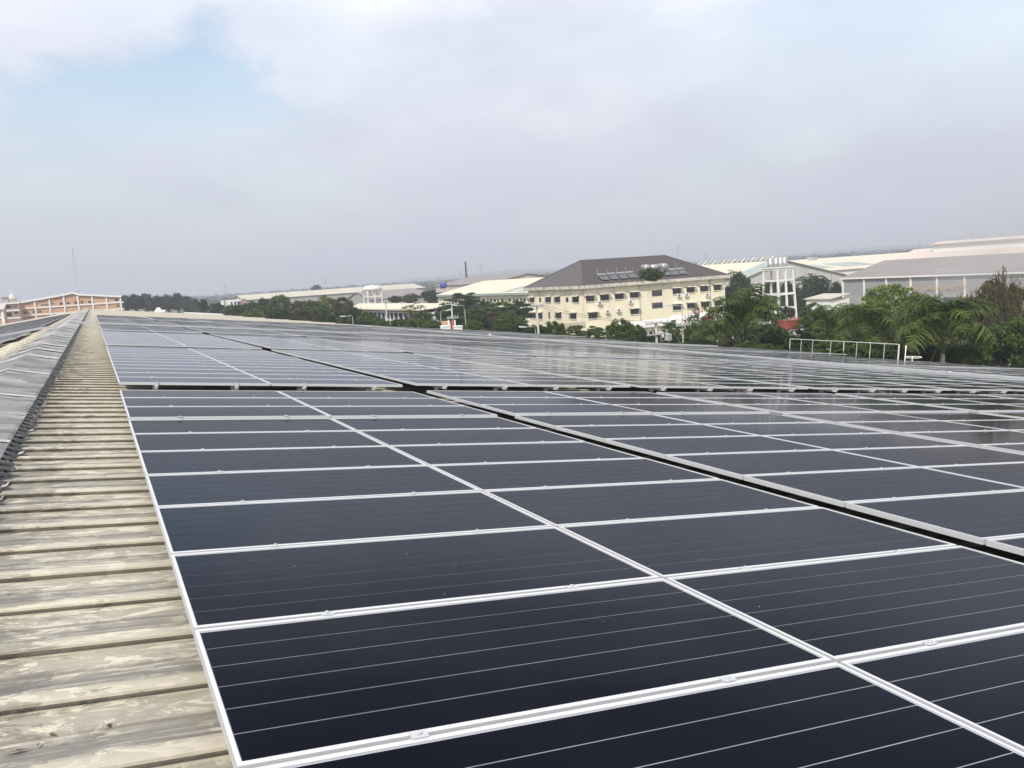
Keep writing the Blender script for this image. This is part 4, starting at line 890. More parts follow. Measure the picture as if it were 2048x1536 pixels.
P = at(934, 570, 410); ch = MB(); zt_ = zat(523, P.x, P.y); ch.lathe((P.x, P.y, 0), [(.5, 0), (.38, zt_-1), (.44, zt_-.9), (.44, zt_), (.3, zt_), (.3, zt_-.5)], 14)
tag(ch.build('chimney', M_chim, base=(P.x, P.y, 0), smooth=True), 'tall dark slim chimney rising above the horizon', 'chimney')
P = at(316, 614, 238); vt = thing('roof_cowl', (P.x, V1-1.5, 0), 'small white vent cowl on the far edge of the roof', 'roof vent')
xv = xat(318, V1-1.5, 13); zb = W((xv-OO.x)/DU.x, 0, D_OFF).z
m = MB(); m.box(xv-1.1, V1-2.4, zb, xv+1.2, V1-.8, zb+.55); m.build('base', M_whiteclean, vt)
m = MB(); m.hexa([(xv-.8, V1-2.2, zb+.55), (xv+.35, V1-2.2, zb+.55), (xv+.35, V1-1, zb+.55), (xv-.8, V1-1, zb+.55)], [(xv-.55, V1-2.1, zb+1.15), (xv+.2, V1-2.1, zb+1.15), (xv+.2, V1-1.1, zb+1.15), (xv-.55, V1-1.1, zb+1.15)]); m.build('hood', M_whiteclean, vt)

# masts and pylons
def lattice(name, label, cat, px, py_top, dep, wb, wt, group=None, arms=(), thick=.07, py_b=None, nseg=10):
    P = at(px, py_top, dep); B = Vector((P.x, P.y, 0)); o = thing(name, B, label, cat, group); H = P.z
    leg = MB(); br = MB()
    cn = lambda z: [(B.x+sx*(wb+(wt-wb)*z/H)/2, B.y+sy*(wb+(wt-wb)*z/H)/2, z) for sx, sy in ((-1, -1), (1, -1), (1, 1), (-1, 1))]
    for i in range(4): leg.tube([cn(0)[i], cn(H)[i]], thick, 4)
    for k in range(nseg):
        a, b = cn(H*k/nseg), cn(H*(k+1)/nseg)
        for i in range(4): br.tube([a[i], b[(i+1) % 4]], thick*.6, 3); br.tube([b[i], b[(i+1) % 4]], thick*.6, 3)
    leg.build('legs', M_galv, o); br.build('bracing', M_galv, o)
    for f_, L in arms:
        m = MB(); z = H*f_; m.add([(B.x-L, B.y, z), (B.x, B.y-.3, z+.5), (B.x+L, B.y, z), (B.x, B.y+.3, z+.5), (B.x, B.y, z-.3)], [(0, 4, 1), (1, 4, 2), (0, 3, 4), (3, 2, 4), (0, 1, 3), (1, 2, 3)]); m.build('crossarm', M_galv, o)
    return o
o = lattice('radio_mast', 'thin guyed radio mast rising behind the peach factory', 'mast', 146, 506, 285, .75, .55, thick=.05, nseg=40)
m = MB(); P = at(146, 506, 285); m.tube([P, P+Vector((0, 0, 1.6))], .05, 4); m.build('aerial', M_wire, o)
for px, py, dep, lb in ((1355, 489, 900, 'tall lattice pylon in the haze above the right of the brown roof'), (449, 565, 1500, 'faint pylon in the haze above the small white block'), (649, 556, 1500, 'faint pylon beside the lone dark tree'), (961, 528, 1100, 'faint pylon right of the dark chimney'), (921, 543, 1400, 'faint short pylon left of the dark chimney'), (1411, 505, 1200, 'faint short pylon above the row of skylights'), (1840, 485, 900, 'faint pylon above the pinkish roof left end'), (1946, 466, 900, 'faint pylon above the pinkish roof monitor')):
    lattice('pylon', lb, 'pylon', px, py, dep, 4.5*dep/1100, 1.1, 'transmission pylons in the haze', ((.78, 3.2*dep/1000), (.88, 2.6*dep/1000), (.97, 1.9*dep/1000)), thick=.10*dep/1000, nseg=7)

# street lamps and poles along the road beyond the eave
def lamp(label, px, py_b, py_t, hx, hy, dep):
    T = at(px, py_t, dep); B = Vector((T.x, T.y, 0)); o = thing('street_lamp', B, label, 'street lamp', 'street lamps beyond the roof edge'); Hh = at(hx, hy, dep)
    m = MB(); m.tube([B, (B.x, B.y, T.z*.6), T], [.08, .065, .05], 7); m.build('pole', M_lamp, o)
    d = Hh-T; m = MB(); m.tube([T+Vector((0, 0, -.02)), T+d*.12+Vector((0, 0, d.z*.5+.15)), T+d*.4+Vector((0, 0, d.z*.42+.1)), Hh], .036, 6); m.build('arm', M_lamp, o)
    dn = Vector((d.x, d.y, d.z*.3)).normalized(); s = Vector((-dn.y, dn.x, 0))*.14; m = MB(); up = Vector((0, 0, .07)); e = Hh+dn*.75
    m.hexa([Hh-s*.6-up, Hh+s*.6-up, e+s-up, e-s-up], [Hh-s*.4+up, Hh+s*.4+up, e+s*.5+up, e-s*.5+up]); m.build('lamp_head', M_lamp, o)
lamp('leftmost street lamp, its arm curving left over the trees', 705, 650, 634, 691, 632.5, 120)
lamp('short street lamp in front of the low building with white columns', 794, 656, 643, 786, 640, 122)
lamp('street lamp with its arm pointing right, beside the gravel heap', 881, 665, 628, 891, 621.5, 112)
lamp('tall street lamp arching left, right of the red gate', 929.5, 664, 621, 914, 611, 108)
lamp('street lamp in front of the cream building left face', 1097, 668, 622, 1084, 613, 105)
lamp('low street lamp just above the roof edge left of the pole', 1071, 670, 660, 1052, 654, 90)
lamp('street lamp in front of the cream building right half', 1364, 678, 622, 1344, 612, 92)
def utility_pole(label, px, py_t, dep, arms, lean=0):
    T = at(px, py_t, dep); B = Vector((T.x+lean, T.y, 0)); o = thing('utility_pole', B, label, 'utility pole', 'utility poles beyond the roof edge')
    m = MB(); m.tube([B, T], [.17, .11], 8); m.build('pole', M_pole, o)
    for dz, L in arms:
        m = MB(); m.box(T.x-L, T.y-.07, T.z-dz-.07, T.x+L, T.y-.005-.11, T.z-dz+.07) if False else m.box(T.x-L, T.y-.26, T.z-dz-.07, T.x+L, T.y-.12, T.z-dz+.07); c = m.build('crossarm', M_galv, o)
        for f_ in (-.9, -.4, .4, .9):
            m = MB(); m.lathe((T.x+L*f_, T.y-.19, T.z-dz+.072), [(.05, 0), (.08, .08), (.04, .16), (.07, .22), (.001, .26)], 8); m.build('insulator', M_pole, c)
    return o, T
_, U1 = utility_pole('utility pole with stacked crossarms left of the red gate', 902.5, 604, 118, ((.3, 1.0), (2.2, .8), (3.6, .9)))
_, U2 = utility_pole('pale utility pole before the left face of the cream building', 1073.5, 608, 96, ((.25, .75),))
_, U3 = utility_pole('thick pale pole of the transformer frame before the cream building', 1311.5, 642, 84, ((.2, 1.4), (1.3, 1.2)))
_, U4 = utility_pole('slim pale pole right of the transformer frame', 1365, 646, 84, ((.2, .9),))
_, U5 = utility_pole('slim brown pole rising from the far low cream roof', 771, 600, 150, ((.3, .4),))
tf = MB(); P = U3+Vector((1.2, -.1, -1.6)); tf.lathe(P-Vector((0, 0, .4)), [(.001, 0), (.26, 0), (.26, .6), (.2, .7), (.001, .72)], 12); tf.box(P.x-.2, P.y-.5, P.z-.4, P.x+.2, P.y-.38, P.z+.3)
tag(tf.build('transformer', M_galv, base=P), 'grey pole transformer hanging on the thick pale pole', 'transformer')
for (a, b, lb) in ((U1, U2, 'power line from the crossarm pole to the pale pole'), (U2, U3, 'power line across the cream building front'), (U3, U4, 'short power line between the transformer poles')):
    m = MB()
    for dx, dz in ((-.5, -.1), (.5, -.1)):
        m.tube([Vector(a)+Vector((dx, -.2, dz))+(Vector(b)-Vector(a))*t-Vector((0, 0, 1.2*4*t*(1-t)*.4)) for t in np.linspace(0, 1, 10)], .018, 4)
    tag(m.build('power_line', M_wire, base=a), lb, 'power line', 'power lines beyond the roof edge')

# red gate with white pillars, red container, white car roofs
P = at(912, 660, 104); gt_ = thing('entrance_gate', (P.x, P.y, 0), 'white block pillars with a red iron frame just above the roof edge', 'gate')
for p0, p1, q in ((887, 901, 653.5), (912.5, 925, 654)):
    xa, xb = xat(p0, P.y, 7), xat(p1, P.y, 7); z = zat(q, xa, P.y); m = MB(); m.box(xa, P.y-.4, 0, xb, P.y+.5, z); m.box(xa-.05, P.y-.46, z+.001, xb+.05, P.y+.56, z+.12); m.build('pillar', M_whiteclean, gt_)
for px in (899.5, 912):
    x = xat(px, P.y+1, 8); z = zat(640, x, P.y+1); m = MB(); m.tube([(x, P.y+1, 0), (x, P.y+1, z)], .1, 6); m.build('post', M_whiteclean, gt_)
m = MB(); xa, xb = xat(903, P.y+1, 8), xat(910, P.y+1, 8); zb_, zt_ = zat(660, xa, P.y+1), zat(641, xa, P.y+1)
for k in range(5): x = xa+(xb-xa)*k/4; m.tube([(x, P.y+1, zb_), (x, P.y+1, zt_)], .04, 5)
for z in (zb_+.3, zt_-.2): m.box(xa, P.y+.97, z-.04, xb, P.y+1.03, z+.04)
m.build('red_frame', M_red, gt_)
xa, xb = xat(891, P.y+3, 8), xat(899, P.y+3, 8); m = MB(); m.box(xa, P.y+2, 0, xb, P.y+4, zat(643, xa, P.y+3)); m.build('peach_kiosk', M_peach, gt_)
P = at(1577, 641.5, 118); ct = thing('shipping_container', (P.x, P.y, 0), 'red shipping container with a white H mark beside the low white wing', 'container')
x0, y0, zt_ = P.x, P.y, P.z; x1 = xat(1624, y0, zt_); zb_ = zt_-1.9
m = MB(); m.box(x0, y0, zb_, x1, y0+2.4, zt_)
for k in range(18): x = x0+(x1-x0)*(k+.3)/18; m.box(x, y0-.04, zb_+.15, x+.09, y0-.002, zt_-.15)
m.box(x0-.02, y0-.06, zt_-.14, x1+.02, y0+2.42, zt_+.03); m.build('body', M_red, ct)
m = MB(); xc = xat(1602, y0, zt_); m.box(xc-.32, y0-.055, zt_-1.05, xc-.14, y0-.046, zt_-.3); m.box(xc+.14, y0-.055, zt_-1.05, xc+.32, y0-.046, zt_-.3); m.box(xc-.14, y0-.055, zt_-.76, xc+.14, y0-.046, zt_-.58); m.build('h_mark', M_whiteclean, ct)
m = MB(); m.box(x0, y0, 0, x1, y0+2.4, zb_-.005); m.build('plinth', M_grey, ct)
# boundary wall of the yard
P = at(1560, 664, 112); m = MB(); m.box(xat(1558, P.y, 5), P.y, 0, xat(1640, P.y, 5), P.y+.25, zat(663, P.x, P.y)); tag(m.build('yard_wall', M_white, base=P), 'pale yard wall behind the palms below the red container', 'wall')
fm = MB(); P = at(1110, 655, 138)
ff = thing('iron_fence', (P.x, P.y, 0), 'brown iron fence at the foot of the cream building', 'fence')
xa, xb = xat(1112, P.y, 6), xat(1170, P.y, 6); zt_ = zat(648.5, xa, P.y); zb_ = zt_-1.1
for k in range(30):
    x = xa+(xb-xa)*k/29; m = MB(); m.box(x-.03, P.y-.03, zb_, x+.03, P.y+.03, zt_); m.build('bar', M_peachd, ff)
m = MB(); m.box(xa, P.y-.05, zb_-3.5, xb, P.y+.05, zb_-.005); m.build('footing', M_cream, ff)

sm = bpy.data.materials.new('drifting_smoke'); sm.use_nodes = True; t_ = sm.node_tree; t_.nodes.clear()
o_ = t_.nodes.new('ShaderNodeOutputMaterial'); pv = t_.nodes.new('ShaderNodeVolumePrincipled'); pv.inputs['Color'].default_value = (.95, .92, .88, 1)
tx = t_.nodes.new('ShaderNodeTexCoord'); ln = t_.nodes.new('ShaderNodeVectorMath'); ln.operation = 'LENGTH'; t_.links.new(tx.outputs['Object'], ln.inputs[0])
mr = t_.nodes.new('ShaderNodeMapRange'); mr.inputs['From Min'].default_value = .25; mr.inputs['From Max'].default_value = 1.0; mr.inputs['To Min'].default_value = 1; mr.inputs['To Max'].default_value = 0; t_.links.new(ln.outputs['Value'], mr.inputs[0])
nz_ = t_.nodes.new('ShaderNodeTexNoise'); nz_.inputs['Scale'].default_value = 1.8; nz_.inputs['Detail'].default_value = 4; t_.links.new(tx.outputs['Object'], nz_.inputs[0])
m1 = t_.nodes.new('ShaderNodeMath'); m1.operation = 'MULTIPLY'; t_.links.new(mr.outputs[0], m1.inputs[0]); t_.links.new(nz_.outputs['Fac'], m1.inputs[1])
m2 = t_.nodes.new('ShaderNodeMath'); m2.operation = 'MULTIPLY'; m2.inputs[1].default_value = .07; t_.links.new(m1.outputs[0], m2.inputs[0]); t_.links.new(m2.outputs[0], pv.inputs['Density']); t_.links.new(pv.outputs[0], o_.inputs['Volume'])
m = MB(); m.lathe((0, 0, 0), [(max(.001, math.sin(math.pi*i/10)), -math.cos(math.pi*i/10)) for i in range(11)], 16)
P = at(1985, 500, 135); q = link('smoke', m.mesh('smoke', sm), None, P, (R(8), R(-35), 0), (17, 12, 9)); tag(q, kind='stuff')

# ------------------------------------------------------------------ vegetation
def crown_mesh(name, leaf, n_cl, per, size, seed, flat=1.0, mats=None, tiers=False, wisp=False, hollow=.55):
    # leaf clumps scattered through a unit crown (radius 1, centred at z=0); gaps between the clumps
    g_ = np.random.default_rng(seed); V = []; F = []; MI = []
    cen = []
    while len(cen) < n_cl:
        p = g_.uniform(-1, 1, 3); r_ = np.linalg.norm(p)
        if r_ > 1 or r_ < hollow*.6: continue
        if tiers: p[2] = np.round(p[2]*3.5)/3.5+g_.normal(0, .09)
        cen.append(p)
    for ci, c in enumerate(cen):
        cs = g_.uniform(.18, .34)*(1.25-.45*np.linalg.norm(c)); mi = 0 if not mats else int(g_.random() < mats)
        for k in range(per):
            q = g_.normal(0, 1, 3); q /= np.linalg.norm(q)+1e-6; q *= g_.random()**.45*cs
            if tiers: q *= (1.4, 1.4, .55)
            p = c+q; p[2] *= flat
            nrm = g_.normal(0, 1, 3)+np.array((0, 0, .9)) + q/cs*.8; nrm /= np.linalg.norm(nrm)+1e-6
            a = np.cross(nrm, g_.normal(0, 1, 3)); a /= np.linalg.norm(a)+1e-6; b_ = np.cross(nrm, a)
            s = size*g_.uniform(.6, 1.3); w_ = s*(.18 if wisp else .5)
            if wisp: a = a*.5+np.array((0, 0, .9))
            i = len(V); V += [p-a*s*.5, p+b_*w_*.5, p+a*s*.6, p-b_*w_*.5]; F.append((i, i+1, i+2, i+3)); MI.append(mi)
    me = bpy.data.meshes.new(name); me.from_pydata([tuple(p) for p in V], [], F)
    for l_ in (leaf if isinstance(leaf, list) else [leaf]): me.materials.append(l_)
    if mats: me.polygons.foreach_set('material_index', MI)
    me.update(); return me
def trunk_mesh(seed):
    rr = random.Random(seed); m = MB(); m.tube([(0, 0, 0), (rr.uniform(-.02, .02), 0, .3), (rr.uniform(-.04, .04), rr.uniform(-.04, .04), .7)], [.03, .024, .016], 7)
    for k in range(7):
        t = rr.uniform(0, 6.28); z = rr.uniform(.3, .62); L = rr.uniform(.18, .34)
        m.tube([(0, 0, z), (math.cos(t)*L*.6, math.sin(t)*L*.6, z+L*.5), (math.cos(t)*L*1.1, math.sin(t)*L*1.1, z+L*1.0)], [.013, .008, .003], 5)
    return m.mesh('trunk', M_bark)
CR = {}
for kname, lf, kw in (('mid', L_mid, {}), ('dark', L_dark, {}), ('brown', L_brown, {}), ('blue', L_blue, {}), ('lime', L_lime, dict(tiers=True)), ('tier', L_dark, dict(tiers=True)), ('olive', L_mid, dict(tiers=True))):
    CR[kname] = [crown_mesh('crown', lf, 62 if kname in ('lime', 'olive') else 84, 80 if kname == 'lime' else 96, .12 if kname == 'lime' else .13, 100+i*7+len(CR)*31, .85, **kw) for i in range(2)]
L_wisp = leafmat('casuarina_needles', (.085, .078, .040), .5, .2)
CR['wisp'] = [crown_mesh('crown', L_wisp, 46, 46, .20, 5, 1.3, wisp=True)]
CR['boug'] = [crown_mesh('crown', [L_mid, L_pink], 46, 60, .10, 77, .8, mats=.3)]
CR['yel'] = [crown_mesh('crown', [L_brown, L_yel], 46, 60, .11, 78, .85, mats=.6)]
CR['sparse'] = [crown_mesh('crown', L_mid, 22, 40, .11, 79, .5, tiers=True)]
TR = [trunk_mesh(s) for s in range(4)]
KL = {'mid': 'leafy mid green', 'dark': 'dark green', 'brown': 'brownish olive', 'blue': 'deep blue green', 'lime': 'bright lime green', 'tier': 'dark flat tiered', 'olive': 'olive tiered', 'wisp': 'wispy brown feathery', 'boug': 'pink flowering', 'yel': 'orange yellow', 'sparse': 'sparse'}
def tree(kind, px, py_top, hw, dep, where, py_bot=None, name='tree', cat='tree', group='trees beyond the roof'):
    P = at(px, py_top, dep); H = max(2.0, P.z); rad = hw*dep/FPX
    zb = H-2*rad*.85 if py_bot is None else zat(py_bot, P.x, P.y)
    zb = max(.15, zb); rz = (H-zb)/2
    o = thing(name, (P.x, P.y, 0), f'{KL[kind]} {cat} {where}', cat, group)
    ms = CR[kind]; me = ms[random.randrange(len(ms))]
    fl = {'wisp': 1.3, 'sparse': .5, 'boug': .8}.get(kind, .85)
    link('crown', me, o, (0, 0, zb+rz), (0, 0, random.uniform(0, 6.28)), (rad, rad, rz/fl))
    link('trunk', TR[random.randrange(4)], o, (0, 0, 0), (0, 0, random.uniform(0, 6.28)), (H*.8, H*.8, (zb+rz)*1.25))
    return o
T = tree
# far dark wood left, one tree at a time
for i, (px, py, hw, dep) in enumerate(((250, 592, 14, 330), (268, 589, 16, 335), (290, 589, 17, 340), (312, 592, 15, 330), (333, 590, 17, 345), (354, 588, 17, 340), (374, 594, 15, 335), (390, 599, 11, 330))):
    T('blue', px, py, hw, dep, ('right behind the peach factory corner', 'left of the wood centre by the peach factory', 'tallest in the left half of the far wood', 'behind the white vent cowl', 'right of the white vent cowl', 'at the high crest of the far wood', 'near the right end of the far wood', 'lowest at the right end of the far wood')[i], py+32)
T('dark', 406, 598, 9, 250, 'standing alone right of the far wood', 625); T('blue', 633, 571, 14, 700, 'lone on the skyline above the long pale roof', 595)
T('blue', 590, 590, 16, 520, 'low on the skyline left of the lone skyline tree', 600)
for i, (k_, px, py, hw, dep, wh) in enumerate((('dark', 432, 606, 17, 262, 'left of the small white block'), ('brown', 462, 611, 20, 240, 'below the small white block'), ('dark', 500, 603, 20, 225, 'right of the small white block'), ('dark', 528, 596, 22, 215, 'below the start of the long pale roof'), ('mid', 560, 592, 24, 205, 'high under the long pale roof'), ('brown', 594, 600, 22, 190, 'dull between two taller greens'),
        ('mid', 622, 602, 22, 185, 'below the lone skyline tree'), ('lime', 650, 590, 22, 190, 'left of the far water tower'), ('brown', 682, 596, 24, 185, 'close to the far water tower'), ('mid', 640, 612, 24, 160, 'in front of the lime one'), ('dark', 700, 612, 24, 150, 'above the leftmost street lamp'), ('mid', 735, 626, 26, 145, 'before the white columns'),
        ('dark', 560, 618, 28, 160, 'low at the roof edge far left'), ('brown', 600, 622, 26, 150, 'low at the roof edge mid left'), ('dark', 650, 628, 28, 140, 'low beside the leftmost street lamp'), ('mid', 505, 620, 24, 180, 'just above the far roof edge'), ('dark', 690, 638, 24, 128, 'low right of the leftmost street lamp'), ('mid', 760, 640, 24, 122, 'low before the short street lamp'))):
    T(k_, px, py, hw, dep, wh)
for k_, px, py, hw, dep, wh, pb in (('mid', 800, 640, 26, 118, 'bushy right of the short street lamp', 672), ('olive', 835, 637, 28, 115, 'yellowish in front of the gravel heap', 672), ('mid', 868, 642, 24, 112, 'left of the red gate', 672), ('dark', 862, 581, 22, 290, 'behind the low cream roof', 606), ('mid', 822, 588, 18, 285, 'right of the far water tower', 606), ('brown', 790, 592, 16, 280, 'touching the far water tower legs', 606), ('mid', 905, 632, 26, 120, 'right of the gravel heap', 668), ('dark', 955, 628, 30, 128, 'below the tiered ones', 668), ('mid', 1020, 630, 34, 126, 'left of the cream building foot', 668), ('dark', 720, 640, 24, 124, 'between the two left street lamps', 668), ('mid', 845, 622, 20, 150, 'under the low cream roof right end', 655), ('mid', 470, 612, 22, 200, 'low before the small white block', 640), ('mid', 535, 612, 24, 185, 'low under the long pale roof', 645), ('sparse', 825, 606, 26, 175, 'over the low cream roof right end', 630),
        ('tier', 925, 587, 36, 165, 'before the long cream roofed hall', 632), ('tier', 895, 606, 30, 160, 'left of the tall arching lamp', 640), ('tier', 965, 603, 32, 158, 'right of the tall arching lamp', 645), ('olive', 1000, 605, 34, 156, 'left of the cream building corner', 648), ('tier', 1035, 603, 30, 158, 'touching the cream building corner', 650), ('olive', 945, 618, 30, 140, 'above the round bushes', 655), ('brown', 985, 625, 28, 138, 'dull in front of the long hall', 660)):
    T(k_, px, py, hw, dep, wh, pb)
for i, (k_, px, py, hw, dep, wh, pb) in enumerate((('mid', 948, 642, 21, 104, 'right of the tall arching lamp', 680), ('mid', 1003, 648, 22, 100, 'below the long hall windows', 682), ('mid', 1035, 646, 24, 100, 'left of the pale utility pole', 684), ('dark', 1070, 650, 24, 99, 'around the pale utility pole', 688), ('mid', 1106, 645, 26, 98, 'below the cream building left face', 688), ('olive', 1148, 652, 24, 97, 'below the iron fence', 690), ('olive', 1185, 652, 26, 95, 'below the cream building corner', 692),
        ('mid', 1240, 641, 30, 96, 'tallest below the cream facade', 696), ('mid', 1272, 652, 22, 95, 'left of the transformer frame', 698), ('dark', 1300, 662, 24, 92, 'behind the transformer frame', 700), ('dark', 1345, 664, 26, 92, 'between the two transformer poles', 704))):
    T(k_, px, py, hw, dep, wh, pb, 'bush', 'bush', 'bushes along the road beyond the roof edge')
T('brown', 980, 655, 10, 101, 'small and dry between the round bushes', 684, 'bush', 'bush', 'bushes along the road beyond the roof edge')
for k_, px, py, hw, dep, wh, pb in (('sparse', 1462, 540, 22, 190, 'against the beige roofs right of the cream building', 560), ('blue', 1477, 550, 27, 186, 'beside the cream building right end', 625), ('blue', 1455, 575, 22, 178, 'low at the cream building right end', 640), ('blue', 1632, 552, 34, 205, 'right of the white water tower', 622), ('sparse', 1612, 548, 24, 205, 'above the big one right of the tower', 575), ('dark', 1545, 560, 22, 215, 'behind the white water tower legs', 625), ('blue', 1672, 566, 16, 200, 'left of the grey shed corner', 610), ('brown', 1530, 592, 22, 160, 'among the white water tower legs', 640), ('brown', 1565, 612, 22, 140, 'at the foot of the white water tower', 640), ('olive', 1628, 606, 30, 116, 'above the red container', 660), ('brown', 1700, 612, 26, 130, 'before the small outbuilding', 650),
        ('boug', 1410, 606, 38, 88, 'left of the first palm', 690), ('mid', 1385, 650, 26, 84, 'below the pink flowering one', 705), ('lime', 1775, 566, 50, 98, 'before the grey shed', 650), ('lime', 1740, 598, 36, 92, 'left in front of the taller lime one', 660), ('brown', 1828, 588, 30, 105, 'between the lime one and the third palm', 660), ('wisp', 2012, 545, 34, 74, 'rising at the right before the grey shed', 690), ('wisp', 1960, 575, 44, 78, 'left of the tallest wispy one', 690), ('brown', 1990, 566, 60, 80, 'broad below the wispy one', 700), ('olive', 1945, 612, 40, 84, 'right of the orange lettering', 690), ('yel', 2046, 572, 42, 96, 'at the right picture edge', 660), ('mid', 2040, 640, 50, 64, 'low at the right picture edge', 735), ('dark', 1985, 655, 46, 66, 'low right of the big palm', 735), ('dark', 1555, 664, 44, 82, 'low between the first two palms', 720), ('brown', 1460, 680, 44, 80, 'low under the first palm', 714), ('dark', 1700, 660, 55, 78, 'low under the middle palms', 725), ('brown', 1800, 660, 50, 74, 'low left of the big palm', 730), ('brown', 1880, 675, 50, 70, 'low under the big palm', 735), ('olive', 1640, 655, 40, 80, 'low behind the guard rail', 715)):
    T(k_, px, py, hw, dep, wh, pb)
for k_, px, py, hw, dep, wh, pb in (('dark', 1538, 566, 22, 203, 'behind the left legs of the white water tower', 640), ('blue', 1572, 564, 26, 205, 'behind the right legs of the white water tower', 640), ('dark', 1600, 580, 26, 200, 'right behind the white water tower foot', 640), ('dark', 1548, 655, 32, 79, 'low beside the first palm trunk', 716), ('dark', 1882, 690, 46, 63, 'low around the biggest palm trunk', 736), ('mid', 1500, 684, 30, 72, 'low at the first palm foot', 718), ('mid', 1500, 645, 34, 98, 'behind the first palm trunk', 700), ('dark', 1540, 648, 30, 96, 'right behind the first palm', 700), ('olive', 1690, 632, 40, 90, 'behind the slender palm', 690), ('dark', 1640, 650, 34, 88, 'below the red container right end', 690), ('mid', 1780, 640, 46, 84, 'below the tallest lime one', 700), ('dark', 1860, 640, 44, 86, 'behind the biggest palm crown', 700), ('mid', 1925, 650, 44, 76, 'behind the biggest palm right fronds', 715), ('mid', 2010, 650, 50, 72, 'below the broad brown one', 722), ('mid', 1455, 640, 30, 96, 'left behind the first palm', 690), ('mid', 1590, 662, 40, 74, 'low in front of the yard wall', 715), ('dark', 1400, 676, 30, 72, 'low left of the first palm', 712), ('mid', 1530, 690, 30, 68, 'low right of the first palm', 724), ('olive', 1665, 678, 40, 64, 'low behind the guard rail middle', 728), ('mid', 1745, 682, 42, 62, 'low behind the guard rail right half', 732), ('dark', 1835, 690, 42, 60, 'low right of the ladder', 738), ('mid', 1930, 690, 44, 60, 'low right of the biggest palm', 742), ('mid', 1705, 628, 34, 96, 'below the small outbuilding', 668), ('dark', 1920, 622, 40, 92, 'dense under the orange lettering', 680), ('mid', 1850, 615, 30, 94, 'under the thin young palm', 672), ('olive', 1345, 640, 20, 108, 'in front of the low white wing', 672), ('dark', 1480, 620, 30, 104, 'beyond the first palm crown', 665)):
    T(k_, px, py, hw, dep, wh, pb)
b_ = T('mid', 1302, 537, 25, 141, 'growing on the brown roof below the steel tanks', 562, 'roof_bush', 'bush', 'bushes on the roof')
for ch_ in list(b_.children):
    if ch_.name.startswith('trunk'): ch_.scale = (1.5, 1.5, 2.0); ch_.location.z = zat(562, b_.location.x, b_.location.y)-.3
# palms
def frond_mesh(seed):
    rr = random.Random(seed); m = MB(); L = 1.0; n = 22; P = []; a0 = R(rr.uniform(50, 62)); p = Vector((0, 0, 0)); a = a0
    for i in range(n+1):
        P.append(p.copy()); a -= R(rr.uniform(2.6, 4.6)) * (1+.5*i/n); p = p+Vector((math.cos(a), 0, math.sin(a)))*(L/n)
    m.tube(P[::3], [.013*(1-.8*i/(len(P[::3])-1))+.002 for i in range(len(P[::3]))], 5)
    for i in range(3, n+1):
        t = i/n; w = .33*math.sin(math.pi*min(1, t*.92+.08))**.6+.03
        for s in (-1, 1):
            d = Vector((rr.uniform(.25, .5), s*.8, rr.uniform(-.35, .1))).normalized(); q = P[i]; le = w*rr.uniform(.8, 1.15)
            k1 = q+d*le*.55; k2 = q+d*le+Vector((0, 0, -le*rr.uniform(.25, .6))); e = (P[i]-P[i-1]).normalized()*.015
            m.add([q-e, q+e, k1+e*.9, k1-e*.9, k2], [(0, 1, 2, 3), (3, 2, 4)])
    return m.mesh('frond', L_palm)
FR = [frond_mesh(s) for s in range(5)]
def palm(label, px, py_c, dep, L, nf, seed, upright=0):
    rr = random.Random(seed); C = at(px, py_c, dep); o = thing('palm_tree', (C.x, C.y, 0), label, 'palm tree', 'palms beyond the roof edge')
    m = MB(); H = C.z; m.tube([(C.x, C.y, 0), (C.x+.1, C.y, H*.4), (C.x, C.y, H*.8)], [.24, .2, .15], 9); m.build('trunk', M_palmtrunk, o)
    m = MB(); m.tube([(C.x, C.y, H*.8), (C.x, C.y, H)], [.15, .09], 8); m.build('crownshaft', L_palm, o)
    for i in range(nf):
        el = (i/(nf-1))**1.2; tilt = R(-28+72*el+rr.uniform(-8, 8)-upright)    # inner fronds stand, outer ones droop
        s = L*(rr.uniform(.75, 1.05)*(.8+.25*el)); az = i*2.39996+rr.uniform(-.3, .3)
        link('frond', FR[rr.randrange(5)], o, (0, 0, H), (rr.uniform(-.25, .25), tilt, az), (s, s, s))
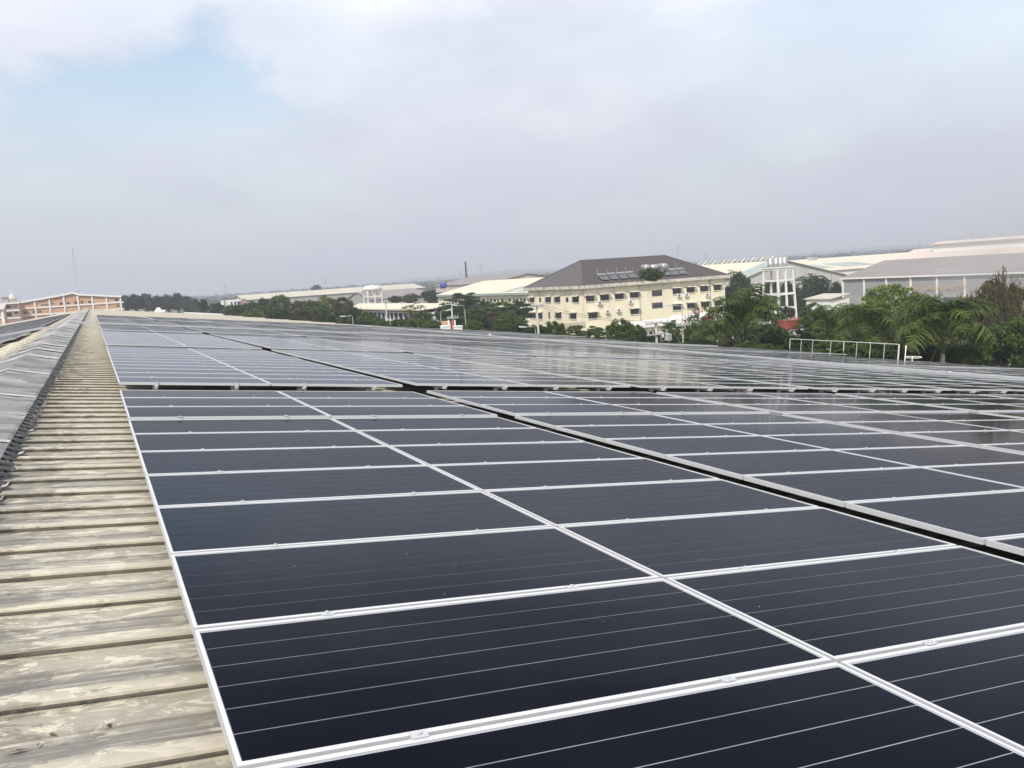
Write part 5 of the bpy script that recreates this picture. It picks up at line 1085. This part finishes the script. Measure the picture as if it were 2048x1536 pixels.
palm('first palm from the left, its crown before the low white wing', 1490, 634, 74, 4.9, 28, 1, 6)
palm('slender palm right of the red container', 1655, 650, 72, 3.3, 17, 2, 14)
palm('palm left of the biggest one, partly hidden by it', 1735, 652, 66, 3.9, 22, 3, 5)
palm('biggest palm, its fronds arching over the roof edge right of the ladder', 1885, 650, 58, 4.5, 28, 4, 4)
palm('low palm half hidden below the pink flowering tree', 1430, 672, 74, 3.0, 15, 5, 8)
palm('thin young palm before the orange lettering', 1866, 606, 96, 2.4, 12, 6)
# distant woods that read as one mass
g_ = np.random.default_rng(3); V, F = [], []
def clump(P, r_, h):
    for k in range(26):
        q = g_.normal(0, 1, 3); q /= np.linalg.norm(q); q[2] = abs(q[2]); c = np.array((P[0], P[1], 0))+q*np.array((r_, r_, h))*g_.uniform(.75, 1.0)
        a = g_.normal(0, 1, 3); a /= np.linalg.norm(a); b = np.cross(a, g_.normal(0, 1, 3)); b /= np.linalg.norm(b); s = r_*.42; i = len(V)
        V.extend([c-a*s, c+b*s, c+a*s, c-b*s]); F.append((i, i+1, i+2, i+3))
for px in np.arange(380, 2100, 3.0):
    for dep, hh in ((560, 8.0), (800, 11), (1250, 13.5), (1900, 15.5)):
        p = at(px+g_.uniform(-2, 2), 600, 1); d = Vector((p.x, p.y, 0)); P = d*(dep*g_.uniform(.92, 1.08)); clump((P.x, P.y), g_.uniform(3, 6)*dep/800, hh*g_.uniform(.75, 1.1))
me = bpy.data.meshes.new('distant_woods'); me.from_pydata([tuple(p) for p in V], [], F); me.materials.append(L_hill); me.update()
tag(link('distant_woods', me), 'hazy woods far behind the halls', 'woods', kind='stuff')
# a bird
P = at(768, 467, 160); m = MB(); m.add([P+Vector((-.25, 0, .08)), P+Vector((0, .1, 0)), P+Vector((.25, 0, .1)), P+Vector((0, -.12, 0)), P+Vector((0, .02, -.06))], [(0, 3, 4), (0, 4, 1), (4, 3, 2), (4, 2, 1), (0, 1, 3), (3, 1, 2)])
tag(m.build('bird', M_wire, base=P), 'tiny dark bird flying in the grey sky', 'bird')
